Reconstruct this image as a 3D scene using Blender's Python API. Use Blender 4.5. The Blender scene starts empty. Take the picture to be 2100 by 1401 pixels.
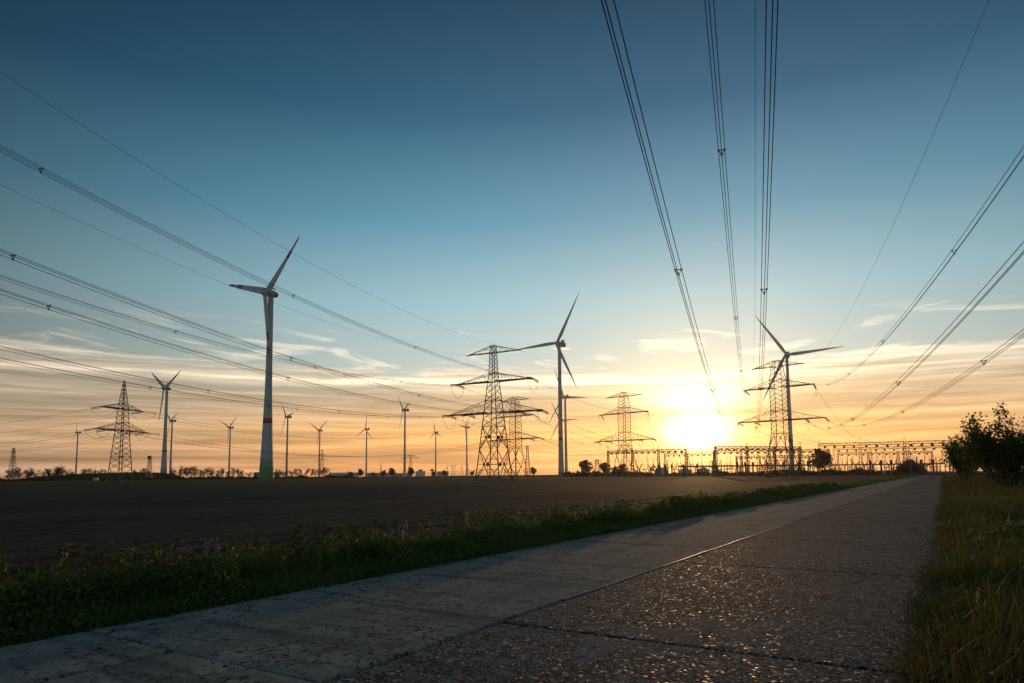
import bpy, bmesh, math, random
import numpy as np
from mathutils import Matrix, Vector, Quaternion
random.seed(7); rng = np.random.default_rng(7)
R = math.radians
scene = bpy.context.scene
COL = scene.collection

# ------------------------------------------------------------------ camera
EYE, PITCH, ROLL, FPX = 1.5, R(5.5), 0.009, 1400.0
cam = bpy.data.cameras.new('camera'); cam_o = bpy.data.objects.new('camera', cam); COL.objects.link(cam_o)
cam.lens = 24; cam.sensor_width = 36; cam.shift_y = 0.06605; cam.clip_start = 0.1; cam.clip_end = 30000
cam_o.matrix_world = Matrix.Translation((0, 0, EYE)) @ Matrix.Rotation(math.pi/2 + PITCH, 4, 'X') @ Matrix.Rotation(-ROLL, 4, 'Z')
scene.camera = cam_o
scene.view_settings.view_transform = 'Standard'; scene.view_settings.look = 'None'
scene.view_settings.exposure = 0.15; scene.view_settings.gamma = 1.0
try: scene.view_settings.use_curve_mapping = False
except Exception: pass
scene.cycles.max_bounces = 6; scene.cycles.volume_bounces = 0
scene.cycles.transparent_max_bounces = 8

# ------------------------------------------------------------------ sky and sun
SUN_AZ, SUN_EL = R(15.3), R(3.9)
SUN = Vector((math.sin(SUN_AZ)*math.cos(SUN_EL), math.cos(SUN_AZ)*math.cos(SUN_EL), math.sin(SUN_EL)))

class G:
    """tiny helper for node maths"""
    def __init__(s, nt): s.nt = nt
    def new(s, t, **k):
        n = s.nt.nodes.new(t)
        for a, v in k.items(): setattr(n, a, v)
        return n
    def put(s, sock, v):
        if isinstance(v, bpy.types.NodeSocket): s.nt.links.new(v, sock)
        elif isinstance(v, (tuple, list)):
            sock.default_value = tuple(v) + ((1,) if len(v) == 3 and len(sock.default_value) == 4 else ())
        else: sock.default_value = v
    def m(s, op, a, b=None, c=None, clamp=False):
        n = s.new('ShaderNodeMath', operation=op); n.use_clamp = clamp
        for i, v in enumerate((a, b, c)):
            if v is not None: s.put(n.inputs[i], v)
        return n.outputs[0]
    def vm(s, op, a, b=None, scale=None):
        n = s.new('ShaderNodeVectorMath', operation=op)
        s.put(n.inputs[0], a)
        if b is not None: s.put(n.inputs[1], b)
        if scale is not None: s.put(n.inputs[3], scale)
        return n.outputs['Value'] if op in ('DOT_PRODUCT', 'LENGTH') else n.outputs[0]
    def xyz(s, x, y, z):
        n = s.new('ShaderNodeCombineXYZ')
        for i, v in enumerate((x, y, z)): s.put(n.inputs[i], v)
        return n.outputs[0]
    def sep(s, v):
        n = s.new('ShaderNodeSeparateXYZ'); s.put(n.inputs[0], v); return n.outputs
    def rng(s, v, a, b, c=0.0, d=1.0, smooth=True):
        n = s.new('ShaderNodeMapRange', interpolation_type='SMOOTHSTEP' if smooth else 'LINEAR')
        for i, q in enumerate((v, a, b, c, d)): s.put(n.inputs[i], q)
        return n.outputs[0]
    def noise(s, v, scale=1.0, detail=4.0, rough=0.55, dist=0.0):
        n = s.new('ShaderNodeTexNoise'); s.put(n.inputs['Vector'], v)
        n.inputs['Scale'].default_value = scale; n.inputs['Detail'].default_value = detail
        n.inputs['Roughness'].default_value = rough; n.inputs['Distortion'].default_value = dist
        return n.outputs[0]
    def voro(s, v, scale, feature='F1', out='Distance', rand=1.0):
        n = s.new('ShaderNodeTexVoronoi', feature=feature); s.put(n.inputs['Vector'], v)
        n.inputs['Scale'].default_value = scale; n.inputs['Randomness'].default_value = rand
        return n.outputs[out]
    def ramp(s, v, stops, interp='LINEAR'):
        n = s.new('ShaderNodeValToRGB'); s.put(n.inputs[0], v); e = n.color_ramp.elements
        n.color_ramp.interpolation = interp
        while len(e) < len(stops): e.new(0.5)
        for k, (p, c) in enumerate(stops):
            e[k].position = p; e[k].color = (*c, 1)
        return n.outputs[0]
    def mix(s, f, a, b, kind='MIX'):
        n = s.new('ShaderNodeMix', data_type='RGBA', blend_type=kind)
        s.put(n.inputs['Factor'], f); s.put(n.inputs['A'], a); s.put(n.inputs['B'], b)
        n.clamp_factor = True
        return n.outputs['Result']

def lin(r, g, b):
    f = lambda v: ((v/255+0.055)/1.055)**2.4 if v > 10 else v/255/12.92
    return (f(r), f(g), f(b))

world = bpy.data.worlds.new('World'); scene.world = world; world.use_nodes = True
def build_world():
    nt = world.node_tree; nt.nodes.clear(); g = G(nt)
    d = g.vm('NORMALIZE', g.new('ShaderNodeTexCoord').outputs['Generated'])
    x, y, z = g.sep(d)
    el = g.m('MULTIPLY', g.m('ARCSINE', z), 180/math.pi)
    az = g.m('MULTIPLY', g.m('ARCTAN2', x, y), 180/math.pi)
    ang = g.m('MULTIPLY', g.m('ARCCOSINE', g.m('MINIMUM', g.vm('DOT_PRODUCT', d, tuple(SUN)), 0.999999)), 180/math.pi)
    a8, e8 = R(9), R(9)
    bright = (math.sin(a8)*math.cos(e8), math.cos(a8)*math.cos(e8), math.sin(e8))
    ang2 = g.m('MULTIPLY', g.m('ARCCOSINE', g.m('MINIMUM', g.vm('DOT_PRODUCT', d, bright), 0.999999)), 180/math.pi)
    # clear sky: deep blue overhead paling to the horizon, brighter on the sun's side
    clear = g.ramp(g.m('DIVIDE', el, 40.0), [
        (0.00, lin(222, 156, 92)), (0.07, lin(232, 178, 112)), (0.13, lin(214, 192, 156)), (0.20, lin(184, 192, 182)), (0.27, lin(164, 186, 188)),
        (0.36, lin(140, 179, 190)), (0.52, lin(86, 141, 164)), (0.72, lin(36, 92, 122)), (1.0, lin(9, 50, 76))])
    fall = g.m('ADD', g.rng(ang2, 10.0, 66.0, 1.08, 0.19), g.rng(ang2, 70.0, 135.0, 0.0, 0.65))  # second term added: lifts the unseen sky behind the camera to light the ground
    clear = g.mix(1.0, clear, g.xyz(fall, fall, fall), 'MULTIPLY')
    sky = g.new('ShaderNodeTexSky', sky_type='NISHITA')
    sky.sun_disc = False; sky.sun_elevation = SUN_EL; sky.sun_rotation = SUN_AZ
    sky.air_density = 1.2; sky.dust_density = 1.5; sky.ozone_density = 3.0
    nis = g.vm('SCALE', sky.outputs[0], scale=0.008)
    # veil of thin cloud low over the horizon
    p = g.xyz(g.m('MULTIPLY', az, 0.035), g.m('MULTIPLY', el, 0.30), 0.0)
    n1 = g.noise(p, 1.3, 6, 0.6, 0.7)
    p2 = g.xyz(g.m('MULTIPLY', az, 0.024), g.m('ADD', g.m('MULTIPLY', el, 0.95), g.m('MULTIPLY', n1, 1.2)), 3.7)
    n2 = g.noise(p2, 1.3, 7, 0.58, 0.7)
    edge = g.m('ADD', g.m('MULTIPLY_ADD', n1, 8.0, 5.0), g.m('MULTIPLY', g.m('ABSOLUTE', g.m('SUBTRACT', az, -12.0)), -0.012))
    veil = g.rng(g.m('SUBTRACT', el, edge), 0.35, -0.9)
    veil = g.m('MULTIPLY', veil, g.rng(n2, 0.2, 0.6, 0.62, 1.0))
    vc = g.ramp(g.m('DIVIDE', el, 14.0), [
        (0.0, lin(222, 142, 74)), (0.12, lin(232, 160, 86)), (0.26, lin(228, 170, 102)), (0.38, lin(198, 162, 122)),
        (0.46, lin(206, 178, 140)), (0.56, lin(250, 230, 196)), (0.75, lin(252, 240, 216)), (1.0, lin(226, 226, 216))])
    n4 = g.noise(g.xyz(g.m('MULTIPLY', az, 0.10), g.m('ADD', g.m('MULTIPLY', el, 2.4), g.m('MULTIPLY', n1, 2.0)), 6.0), 1.2, 6, 0.6, 0.8)
    streak = g.m('MULTIPLY', g.rng(n2, 0.34, 0.66, 0.52, 1.3, smooth=False), g.rng(n4, 0.3, 0.7, 0.82, 1.18, smooth=False))
    vf = g.rng(ang2, 14.0, 74.0, 1.16, 0.46)
    vc = g.mix(g.rng(ang2, 14.0, 52.0, 0.0, 0.5), vc, lin(206, 190, 172))
    vs = g.m('MULTIPLY', streak, vf)
    vc = g.mix(1.0, vc, g.xyz(vs, vs, vs), 'MULTIPLY')
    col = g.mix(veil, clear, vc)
    # bright wisps just above the veil
    p3 = g.xyz(g.m('MULTIPLY', az, 0.055), g.m('ADD', g.m('MULTIPLY', el, 0.42), g.m('MULTIPLY', az, 0.035)), 9.1)
    n3 = g.noise(p3, 1.6, 7, 0.62, 1.4)
    wm = g.m('MULTIPLY', g.rng(n3, 0.53, 0.68), g.m('MULTIPLY', g.rng(el, 6.5, 8.5), g.rng(el, 13.0, 10.0)))
    wf = g.m('MAXIMUM', g.rng(ang2, 6.0, 60.0, 1.0, 0.4), 0.4)
    wcol = g.mix(1.0, lin(250, 240, 218), g.xyz(wf, wf, wf), 'MULTIPLY')
    col = g.mix(g.m('MULTIPLY', wm, 0.85), col, wcol)
    # two short vapour trails
    def trail(col, az0, el0, az1, el1, width, amt):
        dx, dy = az1-az0, el1-el0; L = math.hypot(dx, dy); ux, uy = dx/L, dy/L
        ra, re = g.m('SUBTRACT', az, az0), g.m('SUBTRACT', el, el0)
        al = g.m('ADD', g.m('MULTIPLY', ra, ux), g.m('MULTIPLY', re, uy))
        pe = g.m('ABSOLUTE', g.m('SUBTRACT', g.m('MULTIPLY', ra, uy), g.m('MULTIPLY', re, ux)))
        mk = g.m('MULTIPLY', g.rng(pe, width, 0.0), g.m('MULTIPLY', g.rng(al, 0.0, L*0.25), g.rng(al, L, L*0.7)))
        return g.mix(g.m('MULTIPLY', mk, amt), col, lin(255, 244, 226))
    col = trail(col, 12.25, 10.15, 15.0, 10.45, 0.07, 0.9)
    col = trail(col, 30.6, 11.7, 33.6, 12.0, 0.05, 0.5)
    # the sun burning through, a bar of cloud across it
    dA = g.m('SUBTRACT', az, 15.3)
    def blob(ec, sx, sy):
        return g.m('POWER', math.e, g.m('MULTIPLY', g.m('ADD', g.m('POWER', g.m('ABSOLUTE', g.m('DIVIDE', dA, sx)), 2.0), g.m('POWER', g.m('ABSOLUTE', g.m('DIVIDE', g.m('SUBTRACT', el, ec), sy)), 2.0)), -1.0))
    core = g.m('ADD', blob(3.5, 2.25, 1.4), g.m('MULTIPLY', blob(6.2, 4.2, 1.3), 0.34))
    mid = g.m('POWER', math.e, g.m('DIVIDE', ang, -4.6))
    wide = g.m('POWER', math.e, g.m('DIVIDE', ang, -13.0))
    bn = g.m('MULTIPLY', g.m('SUBTRACT', n1, 0.5), 1.6)
    be = g.m('DIVIDE', g.m('SUBTRACT', g.m('ADD', el, bn), 4.75), 0.36)
    bar = g.m('MULTIPLY', g.m('POWER', math.e, g.m('MULTIPLY', g.m('MULTIPLY', be, be), -1.0)), g.rng(g.m('ABSOLUTE', g.m('SUBTRACT', az, 14.0)), 14.0, 5.0))
    glow = g.vm('ADD', g.vm('SCALE', (1.0, 0.80, 0.42), scale=g.m('MULTIPLY', core, 4.5)),
                g.vm('ADD', g.vm('SCALE', (1.0, 0.60, 0.18), scale=g.m('MULTIPLY', mid, 0.85)),
                     g.vm('SCALE', (1.0, 0.54, 0.15), scale=g.m('MULTIPLY', wide, 0.13))))
    glow = g.vm('SCALE', glow, scale=g.m('MULTIPLY_ADD', bar, -0.5, 1.0))
    col = g.mix(g.m('MULTIPLY', bar, 0.45), col, lin(176, 136, 92))
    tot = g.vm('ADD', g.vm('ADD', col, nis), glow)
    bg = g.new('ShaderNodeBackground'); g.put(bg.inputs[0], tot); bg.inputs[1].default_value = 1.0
    out = g.new('ShaderNodeOutputWorld'); nt.links.new(bg.outputs[0], out.inputs[0])
build_world()
sun = bpy.data.lights.new('sun', 'SUN'); sun.energy = 1.2; sun.angle = R(0.53); sun.color = (1.0, 0.54, 0.22)
sun_o = bpy.data.objects.new('sun', sun); COL.objects.link(sun_o); sun_o.rotation_euler = SUN.to_track_quat('Z', 'Y').to_euler()
sun_o.location = (60, 220, 60)

# ------------------------------------------------------------------ helpers
def _axes():
    f = Vector((0, math.cos(PITCH), math.sin(PITCH))); r = Vector((1, 0, 0)); u = r.cross(f)
    c, s = math.cos(ROLL), math.sin(ROLL)
    return f, c*r - s*u, s*r + c*u
_F, _Rt, _U = _axes(); _PY = 839.2
def at(px, py, Y):
    """world point seen at photo pixel (px, py), Y metres ahead"""
    d = _F + _Rt*((px-1050)/FPX) - _U*((py-_PY)/FPX)
    return Vector((0, 0, EYE)) + d*(Y/d.y)
def gx(px, Y): return at(px, 974, Y).x
TH = R(32.14); RD = Vector((math.sin(TH), math.cos(TH), 0)); RN = Vector((math.cos(TH), -math.sin(TH), 0))
def rd(t, c, z=0.0): return RD*t + RN*c + Vector((0, 0, z))      # along / across the road

def tag(o, label=None, cat=None, group=None, kind=None):
    if label: o['label'] = label
    if cat: o['category'] = cat
    if group: o['group'] = group
    if kind: o['kind'] = kind
    elif cat: o['kind'] = 'thing'
    return o
ORD = ('first second third fourth fifth sixth seventh eighth ninth tenth eleventh twelfth thirteenth fourteenth fifteenth '
       'sixteenth seventeenth eighteenth nineteenth twentieth').split()
def empty(name, loc=(0, 0, 0), rz=0.0):
    o = bpy.data.objects.new(name, None); COL.objects.link(o); o.location = loc; o.rotation_euler = (0, 0, rz)
    o.empty_display_size = 0.2
    return o
def link(name, me, parent=None, mw=None):
    o = bpy.data.objects.new(name, me); COL.objects.link(o)
    if parent: o.parent = parent
    if mw is not None: o.matrix_local = mw
    return o
class MB:
    """collects geometry for one mesh"""
    def __init__(s): s.v, s.f = [], []
    def box(s, a, b):
        n = len(s.v); x0, y0, z0 = a; x1, y1, z1 = b
        s.v += [(x0,y0,z0),(x1,y0,z0),(x1,y1,z0),(x0,y1,z0),(x0,y0,z1),(x1,y0,z1),(x1,y1,z1),(x0,y1,z1)]
        s.f += [(n,n+3,n+2,n+1),(n+4,n+5,n+6,n+7),(n,n+1,n+5,n+4),(n+1,n+2,n+6,n+5),(n+2,n+3,n+7,n+6),(n+3,n,n+4,n+7)]
        return s
    def tube(s, pts, rad, n=5, cap=True):
        pts = [Vector(p) for p in pts]; k0 = len(s.v); m = len(pts)
        rr = rad if isinstance(rad, (list, tuple)) else [rad]*m
        prev = None
        for i, p in enumerate(pts):
            t = (pts[min(i+1, m-1)] - pts[max(i-1, 0)]).normalized()
            if prev is None:
                a = t.orthogonal().normalized()
            else:
                a = (prev - t*prev.dot(t)).normalized()
            prev = a; b = t.cross(a)
            for j in range(n):
                q = 2*math.pi*j/n
                s.v.append(tuple(p + (a*math.cos(q) + b*math.sin(q))*rr[i]))
        for i in range(m-1):
            for j in range(n):
                j2 = (j+1) % n
                s.f.append((k0+i*n+j, k0+i*n+j2, k0+(i+1)*n+j2, k0+(i+1)*n+j))
        if cap:
            s.f.append(tuple(k0+j for j in range(n))[::-1]); s.f.append(tuple(k0+(m-1)*n+j for j in range(n)))
        return s
    def bar(s, a, b, w): return s.tube([a, b], w*0.7071, 4)
    def lathe(s, prof, n=24, off=(0, 0, 0)):
        k0 = len(s.v); ox, oy, oz = off
        for r, z in prof:
            for j in range(n):
                q = 2*math.pi*j/n; s.v.append((ox+r*math.cos(q), oy+r*math.sin(q), oz+z))
        for i in range(len(prof)-1):
            for j in range(n):
                j2 = (j+1) % n; s.f.append((k0+i*n+j, k0+i*n+j2, k0+(i+1)*n+j2, k0+(i+1)*n+j))
        s.f.append(tuple(k0+j for j in range(n))[::-1]); s.f.append(tuple(k0+(len(prof)-1)*n+j for j in range(n)))
        return s
    def quad(s, a, b, c, d):
        n = len(s.v); s.v += [tuple(a), tuple(b), tuple(c), tuple(d)]; s.f.append((n, n+1, n+2, n+3)); return s
    def mesh(s, name, mat, smooth=False):
        me = bpy.data.meshes.new(name); me.from_pydata(s.v, [], s.f); me.update()
        if mat: me.materials.append(mat)
        if smooth: me.polygons.foreach_set('use_smooth', [True]*len(me.polygons))
        return me
    def build(s, name, mat, parent=None, smooth=False, mw=None):
        return link(name, s.mesh(name, mat, smooth), parent, mw)
def np_mesh(name, verts, faces, mat, smooth=False, attr=None):
    """verts (N,3), faces (M,k) numpy"""
    me = bpy.data.meshes.new(name); M, k = faces.shape
    me.vertices.add(len(verts)); me.vertices.foreach_set('co', np.ascontiguousarray(verts, np.float32).ravel())
    me.loops.add(M*k); me.loops.foreach_set('vertex_index', np.ascontiguousarray(faces, np.int32).ravel())
    me.polygons.add(M); me.polygons.foreach_set('loop_start', np.arange(0, M*k, k, dtype=np.int32))
    try: me.polygons.foreach_set('loop_total', np.full(M, k, np.int32))
    except Exception: pass
    if smooth: me.polygons.foreach_set('use_smooth', np.ones(M, bool))
    if attr is not None:
        at_ = me.attributes.new('tint', 'FLOAT', 'POINT'); at_.data.foreach_set('value', np.ascontiguousarray(attr, np.float32))
    me.update(calc_edges=True); me.validate()
    me.materials.append(mat)
    return me

# ------------------------------------------------------------------ materials
def pbr(name, c1, c2=None, scale=4.0, rough=0.6, spec=0.4, metal=0.0, bump=0.0, bscale=30.0, trans=0.0, coord='Object'):
    m = bpy.data.materials.new(name); m.use_nodes = True; nt = m.node_tree; g = G(nt)
    b = nt.nodes['Principled BSDF']; b.inputs['Roughness'].default_value = rough; b.inputs['Metallic'].default_value = metal
    b.inputs['Specular IOR Level'].default_value = spec
    v = g.new('ShaderNodeTexCoord').outputs[coord]
    if c2: col = g.mix(g.rng(g.noise(v, scale, 5, 0.6), 0.35, 0.65), c1, c2)
    else: col = None
    if col is not None: nt.links.new(col, b.inputs['Base Color'])
    else: b.inputs['Base Color'].default_value = (*c1, 1)
    if bump:
        bn = g.new('ShaderNodeBump'); bn.inputs['Strength'].default_value = bump; bn.inputs['Distance'].default_value = 0.02
        nt.links.new(g.noise(v, bscale, 4), bn.inputs['Height']); nt.links.new(bn.outputs[0], b.inputs['Normal'])
    if trans:
        tr = g.new('ShaderNodeBsdfTranslucent'); ms = g.new('ShaderNodeMixShader'); ms.inputs[0].default_value = trans
        if col is not None: nt.links.new(col, tr.inputs[0])
        else: tr.inputs[0].default_value = (*c1, 1)
        nt.links.new(b.outputs[0], ms.inputs[1]); nt.links.new(tr.outputs[0], ms.inputs[2])
        nt.links.new(ms.outputs[0], nt.nodes['Material Output'].inputs[0])
    return m
def leafmat(name, stops, trans=0.35, rough=0.55):
    """colour runs along the vertex attribute 'tint'"""
    m = bpy.data.materials.new(name); m.use_nodes = True; nt = m.node_tree; g = G(nt)
    a = g.new('ShaderNodeAttribute'); a.attribute_name = 'tint'
    col = g.ramp(a.outputs['Fac'], stops)
    b = nt.nodes['Principled BSDF']; b.inputs['Roughness'].default_value = rough; b.inputs['Specular IOR Level'].default_value = 0.12
    nt.links.new(col, b.inputs['Base Color'])
    tr = g.new('ShaderNodeBsdfTranslucent'); nt.links.new(col, tr.inputs[0])
    ms = g.new('ShaderNodeMixShader'); ms.inputs[0].default_value = trans
    nt.links.new(b.outputs[0], ms.inputs[1]); nt.links.new(tr.outputs[0], ms.inputs[2]); nt.links.new(ms.outputs[0], nt.nodes['Material Output'].inputs[0])
    return m
M = {}
M['steel'] = pbr('galvanised_steel', (0.085, 0.095, 0.095), (0.14, 0.15, 0.15), 1.2, 0.62, 0.4, 0.25)
M['steel_green'] = pbr('painted_steel', (0.045, 0.065, 0.06), (0.07, 0.092, 0.088), 0.8, 0.65, 0.35)
M['wire'] = pbr('conductor_wire', (0.045, 0.045, 0.05), (0.06, 0.06, 0.065), 0.5, 0.6, 0.3, 0.3)
M['insul'] = pbr('insulator_glaze', (0.05, 0.035, 0.03), (0.08, 0.055, 0.045), 3, 0.4, 0.5)
M['concrete'] = pbr('concrete_footing', (0.30, 0.29, 0.27), (0.40, 0.39, 0.36), 3, 0.85, 0.2, 0, 0.4, 12)
M['tower'] = pbr('tower_paint', (0.42, 0.44, 0.46), (0.50, 0.52, 0.53), 0.12, 0.5, 0.4)
M['tower_c'] = pbr('tower_concrete', (0.50, 0.56, 0.57), (0.58, 0.63, 0.63), 0.10, 0.7, 0.3)
M['blade'] = pbr('blade_gelcoat', (0.55, 0.57, 0.58), (0.62, 0.64, 0.64), 0.2, 0.4, 0.45)
M['red'] = pbr('signal_red', (0.55, 0.05, 0.03), (0.62, 0.07, 0.04), 0.4, 0.5, 0.4)
M['nac_dark'] = pbr('nacelle_grey', (0.20, 0.21, 0.22), (0.26, 0.27, 0.28), 0.4, 0.55, 0.4)
for i, c in enumerate([(0.13, 0.27, 0.12), (0.17, 0.33, 0.16), (0.22, 0.38, 0.20), (0.28, 0.43, 0.26)]):
    M['green%d' % i] = pbr('tower_green_%d' % i, c, tuple(v*1.1 for v in c), 0.1, 0.6, 0.35)
M['bark'] = pbr('bark', (0.045, 0.035, 0.026), (0.075, 0.06, 0.045), 5, 0.9, 0.1)
M['leaf_dark'] = leafmat('leaf_dark_green', [(0, (0.045, 0.068, 0.016)), (0.6, (0.09, 0.115, 0.03)), (1, (0.15, 0.15, 0.04))], 0.6)
M['leaf_autumn'] = leafmat('leaf_autumn', [(0, (0.035, 0.030, 0.014)), (0.6, (0.065, 0.048, 0.022)), (1, (0.11, 0.07, 0.03))])
M['grass'] = leafmat('verge_grass', [(0, (0.075, 0.125, 0.026)), (0.55, (0.14, 0.20, 0.045)), (0.85, (0.20, 0.21, 0.06)), (1, (0.30, 0.24, 0.11))], 0.55)
M['grass_dry'] = leafmat('dry_grass', [(0, (0.075, 0.09, 0.024)), (0.5, (0.15, 0.145, 0.04)), (0.8, (0.15, 0.075, 0.035)), (1, (0.24, 0.15, 0.07))], 0.45)
M['herb'] = leafmat('herb_leaf', [(0, (0.07, 0.125, 0.03)), (0.6, (0.13, 0.20, 0.05)), (1, (0.20, 0.22, 0.06))], 0.5)
M['stem'] = pbr('weed_stem', (0.10, 0.10, 0.03), (0.14, 0.11, 0.04), 20, 0.7, 0.2, trans=0.15)
M['stem_red'] = pbr('dock_stem', (0.22, 0.10, 0.04), (0.30, 0.14, 0.06), 20, 0.7, 0.2, trans=0.3)
M['tansy'] = pbr('tansy_yellow', (0.42, 0.27, 0.02), (0.5, 0.33, 0.03), 40, 0.8, 0.1, trans=0.2)
M['tansy_dead'] = pbr('tansy_faded', (0.07, 0.035, 0.012), (0.11, 0.055, 0.02), 40, 0.9, 0.1)
M['pink'] = pbr('thistle_pink', (0.50, 0.16, 0.42), (0.60, 0.24, 0.52), 60, 0.8, 0.1, trans=0.3)
M['fluff'] = pbr('seed_fluff', (0.62, 0.52, 0.42), (0.72, 0.62, 0.52), 60, 0.9, 0.1, trans=0.5)
M['white_wall'] = pbr('pale_cladding', (0.52, 0.52, 0.52), (0.6, 0.6, 0.6), 0.3, 0.6, 0.3)
M['grey_wall'] = pbr('grey_cladding', (0.28, 0.30, 0.33), (0.34, 0.36, 0.38), 0.3, 0.6, 0.3)
M['roof'] = pbr('sheet_roof', (0.40, 0.40, 0.41), (0.48, 0.48, 0.48), 0.3, 0.5, 0.4)
M['dark'] = pbr('dark_housing', (0.07, 0.07, 0.075), (0.10, 0.10, 0.105), 2, 0.6, 0.4)
M['bitumen'] = pbr('bitumen_joint', (0.035, 0.032, 0.03), (0.06, 0.055, 0.05), 6, 0.46, 0.5, 0, 0.3, 25)
M['moss'] = pbr('joint_moss', (0.03, 0.032, 0.015), (0.055, 0.05, 0.025), 12, 0.95, 0.1)

def soil_mat():
    m = bpy.data.materials.new('ploughed_soil'); m.use_nodes = True; nt = m.node_tree; g = G(nt)
    b = nt.nodes['Principled BSDF']; v = g.new('ShaderNodeTexCoord').outputs['Object']
    n1 = g.noise(v, 0.05, 4); n2 = g.noise(v, 1.7, 6, 0.65); n3 = g.noise(v, 9.0, 5, 0.7)
    x, y, z = g.sep(v)
    across = g.m('ADD', g.m('MULTIPLY', x, RN.x), g.m('MULTIPLY', y, RN.y))
    along = g.m('ADD', g.m('MULTIPLY', x, RD.x), g.m('MULTIPLY', y, RD.y))
    rows = g.noise(g.xyz(g.m('MULTIPLY', across, 1.3), g.m('MULTIPLY', along, 0.05), 0.0), 1.0, 3, 0.6, 0.2)
    wide = g.noise(g.xyz(g.m('MULTIPLY', across, 0.09), g.m('MULTIPLY', along, 0.004), 4.0), 1.0, 3, 0.6, 0.2)
    c = g.mix(g.rng(n2, 0.3, 0.7), (0.082, 0.063, 0.047), (0.13, 0.10, 0.075))
    c = g.mix(g.m('MULTIPLY', g.rng(rows, 0.5, 0.62), 0.7), c, (0.036, 0.028, 0.022))
    c = g.mix(g.m('MULTIPLY', g.rng(wide, 0.45, 0.7), 0.5), c, (0.12, 0.094, 0.070))
    c = g.mix(g.m('MULTIPLY', g.rng(n1, 0.45, 0.7), 0.35), c, (0.072, 0.055, 0.042))
    nt.links.new(c, b.inputs['Base Color']); b.inputs['Roughness'].default_value = 0.9; b.inputs['Specular IOR Level'].default_value = 0.02
    bn = g.new('ShaderNodeBump'); bn.inputs['Strength'].default_value = 0.7; bn.inputs['Distance'].default_value = 0.05
    h = g.m('ADD', g.m('MULTIPLY', n3, 0.5), g.m('ADD', n2, g.m('MULTIPLY', rows, 0.8)))
    nt.links.new(h, bn.inputs['Height']); nt.links.new(bn.outputs[0], b.inputs['Normal'])
    return m
M['soil'] = soil_mat()
M['turf'] = pbr('rough_turf', (0.035, 0.045, 0.016), (0.070, 0.068, 0.028), 1.4, 0.95, 0.0, 0, 0.9, 9.0)
M['plain'] = pbr('far_fields', (0.06, 0.055, 0.03), (0.085, 0.10, 0.035), 0.004, 0.95, 0.0)

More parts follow.
